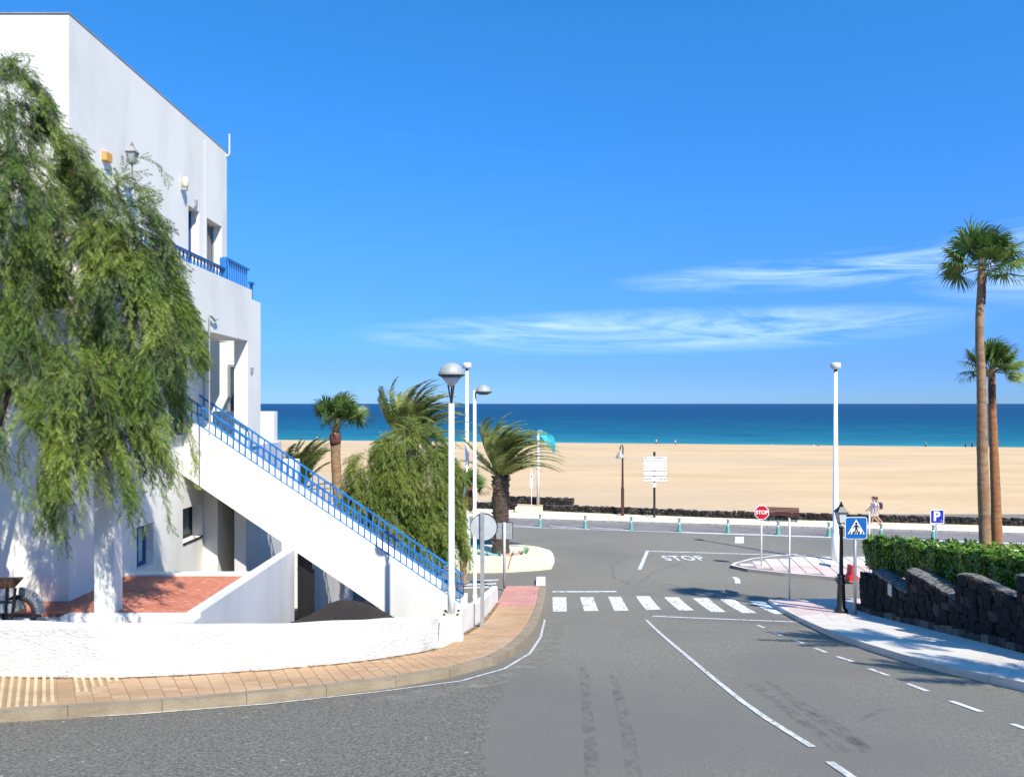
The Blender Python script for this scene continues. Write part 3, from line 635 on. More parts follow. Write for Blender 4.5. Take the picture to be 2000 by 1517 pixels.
# conduits, bracket lamps, boxes, antenna
y_ = Dx(399); MB().tube([(FX+.02, y_, Zp(275, y_)), (FX+.02, y_, ceil_+.3)], .018, 6).build('conduit', M['plaster_shaded'], bd)
D_ = 18.5; MB().tube([(FX+.03, Dx(397), ceil_-.02), (FX+.03, Dx(397), ZC-1.1)], .02, 6).build('conduit', M['galv'], bd)
MB().tube([(FX+.05, Dx(399), Zp(1120, Dx(399))), (FX+.05, Dx(399), Zp(930, Dx(399)))], .025, 6).build('conduit', M['kerb_grey'], bd)
for py_, w_ in ((300, .2), (272, .0)): pass
an = MB(); yb = 20.3; an.tube([(FX-.02, yb, Zp(305, yb)), (FX+.06, yb, Zp(304, yb)), (FX+.09, yb, Zp(300, yb)), (FX+.09, yb, Zp(262, yb))], .02, 6); an.build('antenna', M['white_paint'], bd)
yy = Dx(205); MB().box(FX, FX+.10, yy-.12, yy+.08, Zp(316, yy), Zp(300, yy)).build('alarm_box', M['orange_box'], bd)
yy = Dx(354); fl = MB(); fl.lathe([(.05, 0), (.07, .06), (.075, .18), (.045, .25)], 12, (FX+.10, yy, Zp(367, yy))); fo = fl.build('wall_light', M['cream_plastic'], bd, True)
MB().box(FX, FX+.14, yy-.04, yy+.04, Zp(372, yy), Zp(367, yy)).build('bracket', M['galv'], fo)
yy = Dx(380); MB().box(FX, FX+.06, yy-.04, yy+.04, Zp(404, yy), Zp(391, yy)).build('junction_box', M['galv'], bd)
# meter boxes on the shaded wall
for py0, py1 in ((672, 688), (704, 724)): y_ = Dx(385); MB().box(FX, FX+.10, y_-.2, y_+.2, Zp(py1, y_), Zp(py0, y_)).build('meter_box', M['plaster_shaded'], bd)
# curved pipe lamp standing off the gallery
pp = MB(); xx = XP+.06; y_ = Dx(409, xx); pp.tube([(xx, y_, Zp(850, y_)), (xx, y_, Zp(616, y_))], .016, 6); pp.tube([(xx, y_, Zp(616, y_)), (xx, y_+.12, Zp(617, y_)), (xx, y_+.30, Zp(623, y_)), (xx, y_+.45, Zp(618, y_))], .028, 6)
pp.build('downpipe_lamp', M['lamp_dome'], bd)
y_ = Dx(491, XP); MB().prism([(y_-.1, Zp(718, y_)), (y_+.06, Zp(718, y_)), (y_-.06, Zp(728, y_))], 'x', XP, XP+.05).build('bracket', M['kerb_grey'], bd)
# gallery railing: turned blue balusters under a dark handrail, taller straight ones after the step
def rail_run(y0, y1, zb, ht, n, fat, root):
    hr = MB(); hr.box(XP-.13, XP-.03, y0, y1, zb+ht, zb+ht+.05); hr.build('handrail', M['navy'] if fat else M['blue'], root)
    bl = MB()
    if fat: bl.lathe([(.014, 0), (.018, .03*ht/.4), (.034, .13*ht/.4), (.026, .22*ht/.4), (.016, .33*ht/.4), (.022, ht)], 8)
    else: bl.box(-.014, .014, -.014, .014, 0, ht)
    me = bl.mesh('baluster', M['blue'], fat)
    for i in range(n): link('baluster', me, root, Vector((XP-.09, y0+(y1-y0)*(i+.5)/n, zb))-root.location)
gr = thing('gallery_railing', 'blue baluster railing along the top of the white upper gallery', 'railing', (XP-.09, 16, zt))
rail_run(13.0, Dx(446, XP), zt, Zp(503, Dx(400, XP))-zt-.05, 25, True, gr)
gr2 = thing('gallery_railing', 'taller blue bar railing at the corner of the upper gallery', 'railing', (XP-.09, 17.8, zt))
rail_run(Dx(445, XP), Dx(490, XP), zt, .48, 11, False, gr2)
MB().box(XP-.16, XP-.01, Dx(443.5, XP)-.03, Dx(443.5, XP)+.09, zt, zt+.50).build('post', M['blue'], gr2)
gr3 = thing('gallery_railing', 'short low blue bar railing at the far end of the upper gallery', 'railing', (XP-.09, 19.2, ZC+2.66))
rail_run(Dx(493.5, XP), Dx(500, XP), ZC+2.66, .42, 4, False, gr3)
# ------------------------------------------------------------------ outside stair
YF, YB = 17.62, 18.50
st_ = thing('outside_stair', 'straight white outside stair rising from the street to the first floor', 'stair', (-4.5, YF, ZC-5.5))
def SX(px, D=YF): return (px-CX)/F*D
zA, zB = Zp(811.5, YF), Zp(1179, YF); xA, xB = FX+.01, SX(898)
tA, tB = Zp(927.5, YF), Zp(1233, YF)
poly = [(xA, zA), (xB, zB), (SX(906), zB), (SX(906), g(YF)-.1), (SX(802), g(YF)-.1), (SX(802), Zp(1229, YF)), (xA, tA)]
MB().prism(poly, 'y', YF, YF+.14).build('side_wall', M['plaster'], st_); MB().prism([(x_+.03 if i in (2, 3) else x_, z_) for i, (x_, z_) in enumerate(poly)], 'y', YB, YB+.14).build('side_wall', M['plaster'], st_)
sl_ = (zB-zA)/(xB-xA)
MB().prism([(xA, zA-.45), (xB, zB-.45), (xB, zB-.60), (SX(802), Zp(1228, YF)+.02), (xA, tA+.02)], 'y', YF+.14, YB).build('soffit_slab', M['plaster'], st_)
nst = 22
for i in range(nst):
    x0 = xA+(xB-xA)*i/nst; x1 = xA+(xB-xA)*(i+1)/nst; zz = zA-.30+sl_*(x0-xA); MB().box(x0, x1, YF+.14, YB, zz-.30, zz).build('step', M['plaster'], st_)
def stair_rail(y, x0, x1, n, root):
    hr, mr_ = MB(), MB(); ht = 40/F*YF
    zz = lambda x_: zA+sl_*(x_-xA)
    hr.bar((x0, y, zz(x0)+ht), (x1, y, zz(x1)+ht), .045, .04); hr.build('handrail', M['blue'], root)
    mr_.bar((x0, y, zz(x0)+ht*.5), (x1, y, zz(x1)+ht*.5), .02, .022); mr_.build('middle_rail', M['blue'], root)
    MB().bar((x0, y, zz(x0)+.012), (x1, y, zz(x1)+.012), .03, .022).build('bottom_rail', M['blue'], root)
    me = MB().box(-.014, .014, -.014, .014, 0, ht).mesh('baluster', M['blue'])
    for i in range(n+1): xx = x0+(x1-x0)*i/n; link('baluster', me, root, Vector((xx, y, zz(xx)))-root.location)
r1 = thing('stair_railing', 'near blue metal railing running down the front edge of the white stair', 'railing', (-4.5, YF+.07, ZC-2.6)); stair_rail(YF+.07, xA+.03, xB, 46, r1)
r2 = thing('stair_railing', 'rear blue metal railing on the far side of the white stair', 'railing', (-4.5, YB+.07, ZC-2.6)); stair_rail(YB+.07, SX(384, YB), xB+.02, 44, r2)
# ------------------------------------------------------------------ terrace
te = thing('red_terrace', 'raised terrace with a flaking red painted floor and thick white rims', 'terrace', (-6.4, 13.7, zf))
MB().box(-10.5, -5.42, 12.35, 15.02, zf-.7, zf).build('floor', M['red_floor'], te)
MB().box(FX, -5.42, 15.02, 15.28, zf-1.6, zf+.035).build('back_rim', M['plaster'], te)
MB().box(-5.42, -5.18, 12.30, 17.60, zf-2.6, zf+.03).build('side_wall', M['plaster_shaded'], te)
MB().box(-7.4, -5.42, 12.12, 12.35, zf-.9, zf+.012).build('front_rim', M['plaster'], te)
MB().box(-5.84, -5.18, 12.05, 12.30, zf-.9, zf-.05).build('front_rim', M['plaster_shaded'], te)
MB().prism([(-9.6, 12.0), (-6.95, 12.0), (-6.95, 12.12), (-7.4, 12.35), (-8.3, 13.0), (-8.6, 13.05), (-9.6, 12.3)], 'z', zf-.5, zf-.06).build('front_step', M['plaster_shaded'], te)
MB().box(-7.0, -6.0, 11.72, 12.10, zf-.9, zf-.10).build('planter_bed', M['soil'], te)
MB().prism([(-5.98, 11.55), (-5.80, 11.55), (-5.60, 12.05), (-5.80, 12.05)], 'z', zf-.9, zf-.09).build('kerb_wall', M['plaster'], te)
w2 = thing('garden_wall', 'lower white retaining wall behind the passage under the stair', 'wall', (-5.3, 20, ZC-5.5))
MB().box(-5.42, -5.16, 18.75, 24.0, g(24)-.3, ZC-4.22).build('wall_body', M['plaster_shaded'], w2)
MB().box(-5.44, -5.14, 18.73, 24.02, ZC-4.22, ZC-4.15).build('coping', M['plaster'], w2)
# garden ground and gravel mound
mb = MB()
def gardenP(u, v):
    y = 11.3+7.4*v; x = -14+13.2*u
    if True:
        lim = -7.4+max(0, (y-11.2))*1.9 if y < 14.4 else -1.35
        x = -14+(min(lim, -1.2)+14)*u
    m_ = .60*math.exp(-abs((x+3.62)/1.0)**2.4-((y-16.5)/.9)**2)+.05*math.sin(x*3.1+1)*math.sin(y*2.7)+.04*math.sin(x*5)*math.sin(y*4)
    return (x, y, g(y)+.15+m_)
mb.grid(gardenP, 60, 50); tag(mb.build('garden_gravel', M['picon'], smooth=True, recalc=False), kind='structure')
sm_ = MB(); rr_ = random.Random(9)
for k in range(700):
    u_, v_ = rr_.random(), rr_.random(); q = gardenP(u_, v_); s_ = rr_.uniform(.012, .035)
    sm_.add([(q[0]+rr_.uniform(-s_, s_), q[1]+rr_.uniform(-s_, s_), q[2]+rr_.uniform(0, s_*1.2)) for _ in range(4)], [(0, 1, 2), (0, 2, 3), (0, 3, 1), (1, 3, 2)])
tag(sm_.build('loose_gravel', M['lava_brown'], recalc=False), 'loose dark volcanic pebbles on the garden mound', 'gravel', kind='stuff')
tp_ = thing('garden_tap', 'small white garden tap standing in front of the terrace wall', 'tap', (SX(500, 15.2), 15.2, Zp(1226, 15.2)))
MB().tube([(0, 0, -.5), (0, 0, .10)], .018, 6).build('pipe', M['white_paint'], tp_, org=None); MB().bar((-.03, 0, .05), (.09, 0, .06), .03).build('spout', M['white_paint'], tp_, org=None); MB().bar((-.03, 0, .11), (.03, 0, .11), .015).build('handle', M['galv'], tp_, org=None)

gt = thing('passage_shade_panel', 'narrow dark panel painting the shade at the end of the terrace wall under the stair', 'shade_panel', (-5.05, 17.75, ZC-5.5))  # black panel and post put in to paint the shaded passage
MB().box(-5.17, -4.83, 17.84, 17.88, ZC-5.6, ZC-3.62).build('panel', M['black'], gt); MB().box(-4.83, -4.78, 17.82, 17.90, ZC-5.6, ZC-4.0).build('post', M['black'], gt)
# rusty wheelbarrow-like cart at the left edge
cz = ZC-3.42; wb = thing('wheelbarrow', 'rusty old wheelbarrow parked against the wall under the drooping tree', 'wheelbarrow', (-8.05, 12.0, cz-.0))
def Q(px, py, D=11.9): return W(px, py, D)
tr = MB(); a = Q(-45, 1128); b2 = Q(46, 1128)
tr.hexa([Q(-20,1150,11.75), Q(28,1148,11.75), Q(28,1146,12.2), Q(-20,1148,12.2), Q(-45,1131,11.7), Q(46,1129,11.7), Q(46,1126,12.35), Q(-45,1128,12.35)])
tr.build('tray', M['rust'], wb)
for k in (0, 1):
    D_ = 11.8+.4*k; lg = MB(); lg.bar(Q(14, 1148, D_), Q(12, 1216, D_), .035); lg.bar(Q(30, 1148, D_), Q(22, 1216, D_), .03); lg.bar(Q(0, 1175, D_), Q(30, 1175, D_), .025); lg.bar(Q(-15, 1150, D_), Q(-6, 1216, D_), .035); lg.build('leg', M['iron'], wb)
wh = MB()
for k in range(10):
    t0, t1 = k*.16+.0, k*.16+.17; c = Q(38, 1196, 12.0); rr = .33
    pa = c+Vector((math.sin(t0)*rr, 0, math.cos(t0)*rr)); pb = c+Vector((math.sin(t1)*rr, 0, math.cos(t1)*rr)); wh.bar(pa, pb, .16, .05, up=(0, 1, 0))
wh.build('mudguard', M['galv'], wb)
wh = MB(); c = Q(38, 1196, 12.0)
wh.tube([c+Vector((math.sin(t*.3142)*.25, 0, math.cos(t*.3142)*.25)) for t in range(21)], .045, 8, cap=False); wh.build('tyre', M['dark'], wb, True)
MB().box(c.x-.17, c.x+.02, 11.8, 12.1, c.z+.05, c.z+.22).build('bucket', M['lamp_dome'], wb)

# lantern bracketed on the facade
def lantern(mb_f, mb_g, c, s=1.0):
    for k in range(4):
        a = math.pi/4+k*math.pi/2; a2 = a+math.pi/2; b0 = Vector((math.cos(a)*.15*s, math.sin(a)*.15*s, 0)); t0 = Vector((math.cos(a)*.24*s, math.sin(a)*.24*s, .40*s))
        mb_f.bar(Vector(c)+b0, Vector(c)+t0, .022*s)
    def fr(r, z): return [(c[0]+math.cos(math.pi/4+k*math.pi/2)*r*s, c[1]+math.sin(math.pi/4+k*math.pi/2)*r*s, c[2]+z*s) for k in range(4)]
    mb_g.hexa(fr(.14, .01)+fr(.23, .395))
    mb_f.hexa(fr(.16, -.04)+fr(.16, 0)); mb_f.hexa(fr(.30, .40)+fr(.29, .43)); mb_f.hexa(fr(.29, .43)+fr(.11, .62)); mb_f.hexa(fr(.09, .62)+fr(.09, .68))
    mb_f.lathe([(.05*s, .68*s), (.07*s, .71*s), (.03*s, .74*s), (.05*s, .78*s), (.01*s, .82*s)], 8, c)
yy = 14.6; lx = (258-CX)/F*yy; lt = thing('wall_lantern', 'grey old style lantern on a bracket high on the white facade above the tree', 'lantern', (lx, yy, Zp(318, yy)))
a, b2 = MB(), MB(); lantern(a, b2, lt.location, .5); a.bar((lx, yy, lt.location.z-.02), (lx, yy, lt.location.z-.35), .03); a.bar((lx, yy, lt.location.z-.3), (FX, yy, lt.location.z-.3), .03)
a.build('frame', M['kerb_grey'], lt); b2.build('glass', M['lamp_dome'], lt)

# ------------------------------------------------------------------ street lamps
pb = G(880, 1264); pd = thing('lamp_pedestal', 'square white concrete pedestal carrying the nearest street lamp', 'pedestal', pb)
ztop = Zp(1205, pb.y); mb = MB(); s0, s1 = .235, .205
mb.hexa([(pb.x+a*s0, pb.y+.2+b_*s0, pb.z-.05) for a, b_ in ((-1,-1),(1,-1),(1,1),(-1,1))]+[(pb.x+a*s1, pb.y+.2+b_*s1, ztop) for a, b_ in ((-1,-1),(1,-1),(1,1),(-1,1))]); mb.build('block', M['plaster'], pd)
MB().box(pb.x-.16, pb.x+.16, pb.y+.04, pb.y+.36, ztop, ztop+.02).build('mount_plate', M['cream_plastic'], pd)
l1 = thing('street_lamp', 'nearest street lamp, white pole with a large grey mushroom head on a white pedestal', 'street lamp', (pb.x, pb.y+.2, ztop+.02))
Ht = Zp(708, pb.y+.2)-l1.location.z
MB().lathe([(.075, 0), (.075, .5), (.062, .55), (.056, Ht-.80)], 16).build('pole', M['white_paint'], l1, True, org=None)
bo = MB().box(-.02, .02, -.02, .02, 0, .03).mesh('bolt', M['iron'])
for a, b_ in ((-1,-1),(1,-1),(1,1),(-1,1)): link('bolt', bo, l1, (a*.13, b_*.13, 0))
yk = MB(); yk.bar((0, 0, Ht-.82), (-.09, 0, Ht-.28), .03); yk.bar((0, 0, Ht-.82), (.07, 0, Ht-.28), .03); yk.bar((0, .0, Ht-.82), (0, .09, Ht-.28), .03); yk.build('yoke', M['iron'], l1, org=None)
MB().lathe([(.255, Ht-.24), (.25, Ht-.19), (.205, Ht-.10), (.13, Ht-.03), (.04, Ht)], 24).build('dome', M['lamp_dome'], l1, False, org=None)
MB().lathe([(.19, Ht-.29), (.262, Ht-.255), (.262, Ht-.235), (.19, Ht-.23)], 24).build('rim', M['iron'], l1, org=None)
MB().lathe([(.03, Ht-.47), (.11, Ht-.40), (.19, Ht-.29)], 20).build('diffuser', M['lamp_white'], l1, True, org=None)
b_ = G(927, 1187); l2 = thing('street_lamp', 'second street lamp, white pole with a flat grey head on a side arm', 'street lamp', b_)
Ht = Zp(762, b_.y)-b_.z
MB().lathe([(.085, 0), (.085, .4), (.06, .45), (.05, Ht)], 14).build('pole', M['white_paint'], l2, True, org=None)
MB().tube([(0, 0, Ht-.05), (0, 0, Ht+.03), (.14, 0, Ht+.06)], .035, 8).build('arm', M['galv'], l2, org=None)
MB().lathe([(.25, -.06), (.25, -.02), (.18, .10), (.07, .17), (.02, .18)], 20, (.27, 0, Ht)).build('dome', M['lamp_dome'], l2, True, org=None)
MB().lathe([(.12, -.14), (.22, -.09), (.262, -.075), (.262, -.055)], 20, (.27, 0, Ht)).build('rim', M['iron'], l2, org=None)
def mast(px, py, label, top=708):
    b_ = G(px, py); o = thing('tall_lamp_mast', label, 'street lamp', b_, group='tall white lamp masts'); Ht = Zp(top, b_.y)-b_.z
    MB().lathe([(.17, 0), (.17, 1.2), (.12, 1.3), (.075, Ht-.4)], 16).build('pole', M['white_paint'], o, True, org=None)
    MB().lathe([(.07, Ht-.42), (.07, Ht-.28)], 10).build('neck', M['iron'], o, org=None)
    MB().lathe([(.16, Ht-.30), (.22, Ht-.24), (.22, Ht-.04), (.17, Ht)], 16).build('head', M['lamp_white'], o, True, org=None); return o
mast(1632, 1099, 'tall white lamp mast standing on the traffic island beside the black lantern post')
mast(912, 1080, 'tall white lamp mast behind the pepper tree and the two nearer lamps')
# black lantern post at the crossing
b_ = G(1643, 1196, CUR); bl = thing('lantern_post', 'black cast iron lantern post at the zebra crossing by the dark stone wall', 'street lamp', b_)
Ht = Zp(982, b_.y)-b_.z
MB().lathe([(.17, 0), (.17, .10), (.12, .14), (.11, .45), (.095, .80), (.13, .84), (.09, .88), (.09, 1.0), (.12, 1.04), (.055, 1.1), (.045, Ht-.72), (.08, Ht-.70), (.05, Ht-.62)], 14).build('column', M['iron'], bl, True, org=None)
MB().lathe([(.05, Ht-.66), (.085, Ht-.62), (.085, Ht-.57), (.05, Ht-.545)], 12).build('collar', M['lamp_white'], bl, True, org=None)
a, c = MB(), MB(); lantern(a, c, (0, 0, Ht-.55), .72); a.build('lantern_frame', M['iron'], bl, org=None); c.build('lantern_glass', M['lamp_white'], bl, org=None)
# far black lamp on the promenade with a bell head
t = prom_at(1216, 6.9); q = PR(t, 6.9); fl = thing('promenade_lamp', 'thin dark lamp post with a hanging bell shade in front of the beach wall', 'street lamp', (q.x, q.y, g(q.y)+.12)); Ht = Zp(868, q.y)-g(q.y)-.12
MB().lathe([(.11, 0), (.11, 1.9), (.08, 2.0), (.06, Ht-.9)], 10).build('pole', M['wood'], fl, org=None)
MB().tube([(0, 0, Ht-.95), (.03, 0, Ht-.2), (-.05, 0, Ht), (-.15, 0, Ht-.12), (-.17, 0, Ht-.35)], .045, 8).build('arm', M['iron'], fl, org=None)
MB().lathe([(.32, -.92), (.30, -.85), (.13, -.55), (.07, -.40)], 14, (-.17, 0, Ht)).build('shade', M['lamp_dome'], fl, True, org=None)

# ------------------------------------------------------------------ signs
def rrect(w_, h_, r_, n=5):
    out = []
    for cx_, cy_, a0 in ((w_/2-r_, h_/2-r_, 0), (-w_/2+r_, h_/2-r_, 90), (-w_/2+r_, -h_/2+r_, 180), (w_/2-r_, -h_/2+r_, 270)):
        for k in range(n): t = R(a0+90*k/(n-1)); out.append((cx_+r_*math.cos(t), cy_+r_*math.sin(t)))
    return out
def text(body, size, m, parent, loc, sc=(1, 1), off=0, rot=(R(90), 0, 0)):
    t = bpy.data.curves.new('lettering', 'FONT'); t.body = body; t.size = size; t.align_x = 'CENTER'; t.align_y = 'CENTER'; t.extrude = .002; t.offset = off
    o = bpy.data.objects.new('lettering', t); C.objects.link(o); o.parent = parent; t.materials.append(m); o.location = loc; o.rotation_euler = rot; o.scale = (*sc, 1); TEXTS.append(o); return o
def pole(rt, Ht, r_=.03, m=None): MB().lathe([(r_, -.02), (r_, Ht)], 10).build('pole', m or M['galv'], rt, True, org=None)
# stop sign
b_ = G(1487, 1105, .115); sg = thing('stop_sign', 'red octagonal STOP sign on a thin pole at the tip of the traffic island', 'road sign', b_); zc_ = Zp(1000, b_.y)-b_.z; pole(sg, zc_+.28, .035, M['white_paint'])
oc = lambda r_: [(r_*math.cos(R(22.5+45*k)), zc_+r_*math.sin(R(22.5+45*k))) for k in range(8)]
MB().prism(oc(.325), 'y', -.06, -.045).build('border', M['sign_white'], sg, org=None); pl = MB().prism(oc(.295), 'y', -.066, -.0595).build('plate', M['sign_red'], sg, org=None)
text('STOP', .215, M['sign_white'], sg, (0, -.069, zc_), (1, 1.05), .006)
# pedestrian crossing sign
b_ = G(1670, 1199, CUR); cs = thing('crossing_sign', 'blue square pedestrian crossing sign with a white triangle beside the black lantern post', 'road sign', b_); zc_ = Zp(1030, b_.y)-b_.z; pole(cs, zc_+.22, .042)
MB().prism([(x_, z_+zc_) for x_, z_ in rrect(.60, .60, .06)], 'y', -.065, -.05).build('border', M['sign_white'], cs, org=None)
pl = MB().prism([(x_, z_+zc_) for x_, z_ in rrect(.565, .565, .05)], 'y', -.070, -.0645).build('plate', M['sign_blue'], cs, org=None)
MB().prism([(-.235, zc_-.16), (.235, zc_-.16), (0, zc_+.24)], 'y', -.073, -.0695).build('triangle', M['sign_white'], cs, org=None)
pic = MB(); y0, y1 = -.077, -.0725
pic.prism([(.045*math.cos(R(k*36))*.72, zc_+.125+.045*math.sin(R(k*36))*.8) for k in range(10)], 'y', y0, y1); pic.build('figure_head', M['black'], cs, org=None); pic = MB()
for pg in ([(-.035,.085),(.035,.085),(.03,-.03),(-.03,-.03)], [(-.03,-.03),(.005,-.03),(-.045,-.155),(-.08,-.155)], [(0,-.03),(.032,-.03),(.085,-.155),(.05,-.155)], [(-.035,.085),(-.03,.05),(-.08,-.01),(-.10,.01)], [(.035,.085),(.03,.05),(.08,.0),(.10,.015)]):
    pic.prism([(x_, z_+zc_) for x_, z_ in pg], 'y', y0, y1)
pic.build('figure_body', M['black'], cs, org=None); pic = MB()
for k in range(5): xx = -.19+k*.083; pic.prism([(xx, zc_-.15), (xx+.035, zc_-.15), (xx+.05*(.8), zc_-.09), (xx+.015, zc_-.09)], 'y', y0-.002, y1-.003)
pic.build('crossing_bars', M['black'], cs, org=None)
# parking sign
D_ = 33.0; xx = (1829-CX)/F*D_; ps = thing('parking_sign', 'dark blue square parking sign with a white letter P behind the hedge', 'road sign', (xx, D_, g(D_))); zc_ = Zp(1008, D_)-g(D_); pole(ps, zc_+.2, .035)
MB().prism([(x_, z_+zc_) for x_, z_ in rrect(.62, .62, .05)], 'y', -.06, -.05).build('border', M['sign_white'], ps, org=None)
MB().prism([(x_, z_+zc_) for x_, z_ in rrect(.55, .55, .04)], 'y', -.066, -.0595).build('plate', M['sign_navy'], ps, org=None)
text('P', .58, M['sign_white'], ps, (-.03, -.069, zc_), (1, 1), .02)
pic = MB(); pic.tube([(.17, -.069, zc_-.2), (.17, -.069, zc_-.14)], .012, 6); pic.tube([(.17, -.069, zc_-.2), (.205, -.069, zc_-.22)], .012, 6); pic.build('wheelchair_mark', M['sign_white'], ps, org=None)
# edge-on signs
for px, py, top, off, lab in ((1542, 1168, 1012, CUR, 'thin pale pole with an edge-on sign, standing at the tip of the right pavement'), (1698, 1118, 1001, .115, 'thin pale sign pole seen edge on, rising at the left end of the hedge')):
    b_ = G(px, py, off); o = thing('sign_pole', lab, 'road sign', b_, -math.atan2(b_.x, b_.y)); H_ = Zp(top, b_.y)-b_.z; pole(o, H_, .026, M['white_paint'])
    MB().box(-.03, -.012, -.3, .3, H_-.58, H_).build('plate', M['sign_back'], o, org=None)
# backs of signs on the left pavement
b_ = G(942, 1224, CUR); rs = thing('round_sign', 'round traffic sign seen from its pale grey back on a thick galvanised pole', 'road sign', b_); zc_ = Zp(1030, b_.y)-b_.z; H_ = Zp(1000, b_.y)-b_.z
MB().box(-.045, .045, -.03, .03, -.02, H_).build('pole', M['galv'], rs, org=None)
MB().prism([(.30*math.cos(R(k*11.25))+.03, zc_+.30*math.sin(R(k*11.25))) for k in range(32)], 'y', .04, .055).build('plate', M['sign_back'], rs, org=None)
MB().prism([(.315*math.cos(R(k*11.25))+.04, zc_+.01+.315*math.sin(R(k*11.25))) for k in range(32)], 'y', .056, .07).build('rim', M['iron'], rs, org=None)
b_ = G(985, 1147, CUR); rs = thing('square_sign', 'square traffic sign seen from its grey back in front of the date palm trunk', 'road sign', b_); zc_ = Zp(1037, b_.y)-b_.z
pole(rs, zc_+.32, .05, M['sign_back']); MB().prism([(x_, z_+zc_) for x_, z_ in rrect(.58, .58, .04)], 'y', .055, .07).build('plate', M['galv'], rs, org=None)
MB().prism([(x_+.01, z_+zc_+.01) for x_, z_ in rrect(.61, .61, .05)], 'y', .072, .08).build('rim', M['iron'], rs, org=None)
# direction signpost
t = prom_at(1278, 6.6); q = PR(t, 6.6); dsn = thing('direction_signpost', 'dark post carrying five white direction boards with small arrows in front of the beach', 'signpost', (q.x, q.y, g(q.y)+.12)); zb = g(q.y)+.12; H_ = Zp(882, q.y)-zb
MB().box(-.07, .07, -.05, .05, 0, H_).build('post', M['iron'], dsn, org=None)
sc_ = q.y/F
for k, (ya, yb) in enumerate(((891, 898), (900, 908), (909.5, 918), (920.5, 928), (931, 939))):
    z0, z1 = Zp(yb, q.y)-zb, Zp(ya, q.y)-zb; x0, x1 = (1257-1278)*sc_, (1301-1278)*sc_
    bd_ = MB().box(x0, x1, -.10, -.06, z0, z1).build('board', M['sign_white'], dsn, org=None)
    fr_ = MB(); fr_.box(x0-.015, x1+.015, -.102, -.06, z0-.03, z0); fr_.box(x0-.015, x1+.015, -.102, -.06, z1, z1+.02); fr_.build('edge_strip', M['grey_text'], bd_, org=None)
    tx_ = MB(); zm = (z0+z1)/2
    def mark(xc, w_, h_, m_=None): tx_.box(xc-w_/2, xc+w_/2, -.104, -.1005, zm-h_/2, zm+h_/2)
    ax = x0+.12 if k == 0 else x1-.12
    tx_.prism([(ax-.06, zm), (ax, zm+.07), (ax, zm+.03), (ax+.06, zm+.03), (ax+.06, zm-.03), (ax, zm-.03), (ax, zm-.07)], 'y', -.104, -.1005)
    if k in (2, 4): mark(x1-.36, .09, .09)
    if k == 0: mark(x0+.36, .05, .10)
    n_ = (9, 5, 7, 6, 7)[k]; xs0 = x0+.62 if k == 0 else x0+.08
    for j in range(n_): mark(xs0+j*.075, .045 if j % 3 else .03, .085)
    tx_.build('faint_lettering', M['black'] if k in (0, 4) else M['grey_text'], bd_, org=None)
MB().box(-.10, .10, -.09, -.055, Zp(951, q.y)-zb, Zp(942, q.y)-zb).build('small_plate', M['sign_white'], dsn, org=None)
# narrow board and wind blown parasol by the beach access
t = prom_at(1038, 5.0); q = PR(t, 5.0); o = thing('info_board', 'narrow white pointed board on a thin pole beside the turquoise wind-blown canopy', 'sign', (q.x, q.y, g(q.y)+.12)); z_ = lambda py: Zp(py, q.y)-g(q.y)-.12
pole(o, z_(950), .02, M['white_paint']); MB().prism([(-.11, z_(952)), (.10, z_(952)), (.11, z_(928)), (0, z_(917)), (-.10, z_(928))], 'y', -.04, -.02).build('board', M['sign_white'], o, org=None)
MB().box(-.04, .04, -.045, -.041, z_(932), z_(929)).build('dark_mark', M['black'], o, org=None)
q = PR(prom_at(1051, 11.0), 11.0); zq = .15; o = thing('beach_canopy', 'turquoise and white wind-blown canopy on a white pole at the edge of the beach', 'canopy', (q.x, q.y, zq)); z_ = lambda py: Zp(py, q.y)-zq
MB().lathe([(.11, 0), (.09, z_(842))], 12).build('pole', M['white_paint'], o, True, org=None)
s_ = q.y/F
mb = MB(); mb.grid(lambda u, v: ((.0+u*(30*s_)+.15*math.sin(v*3), .25*math.sin(u*5+v*2), z_(840)+(-(9+24*u)*s_*1.0)*v-(14*u*u)*s_+.05*math.sin(u*9))), 12, 8); mb.build('cloth', M['turq'], o, True, False, org=None)
mb = MB(); mb.grid(lambda u, v: ((18+12*u)*s_, .1+.3*u, z_(852)-(6+15*v)*s_-.1*math.sin(u*4)), 6, 6); mb.build('white_panel', M['white_cloth'], o, True, False, org=None)
fr_ = MB(); fr_.tube([(0, 0, z_(840)), (14*s_, .1, z_(846)), (26*s_, .2, z_(853)), (31*s_, .2, z_(866)), (29*s_, .2, z_(874))], .03, 6); fr_.build('frame', M['kerb_grey'], o, org=None)

# ------------------------------------------------------------------ bollards
bolab = ['green and white bollard furthest left, beside the hatched road marking near the narrow board', 'green and white bollard second from the left, between the narrow board and the bell-shaded lamp',
 'green and white bollard below the bell-shaded promenade lamp', 'green and white bollard just right of the direction signpost', 'green and white bollard left of the STOP sign', 'green and white bollard right of the STOP sign pole, below the end of the bench',
 'green and white bollard just left of the tall lamp mast', 'green and white bollard above the left end of the hedge below the walkers', 'dark and white bollard in front of the parking sign pole']
bol = thing('bollard', bolab[0], 'bollard', group='green bollards along the cycle path')
MB().lathe([(.17, 0), (.17, .05), (.12, .10), (.11, .38), (.06, .42)], 12).build('base', M['bollard'], bol, True, org=None)
MB().lathe([(.055, .40), (.055, .56)], 10).build('band', M['white_band'], bol, True, org=None); MB().lathe([(.075, .56), (.075, .61), (.05, .62), (.05, .68)], 10).build('neck', M['bollard'], bol, True, org=None)
MB().lathe([(.05, .68), (.095, .72), (.095, .77), (.05, .80)], 10).build('cap', M['kerb_grey'], bol, True, org=None)
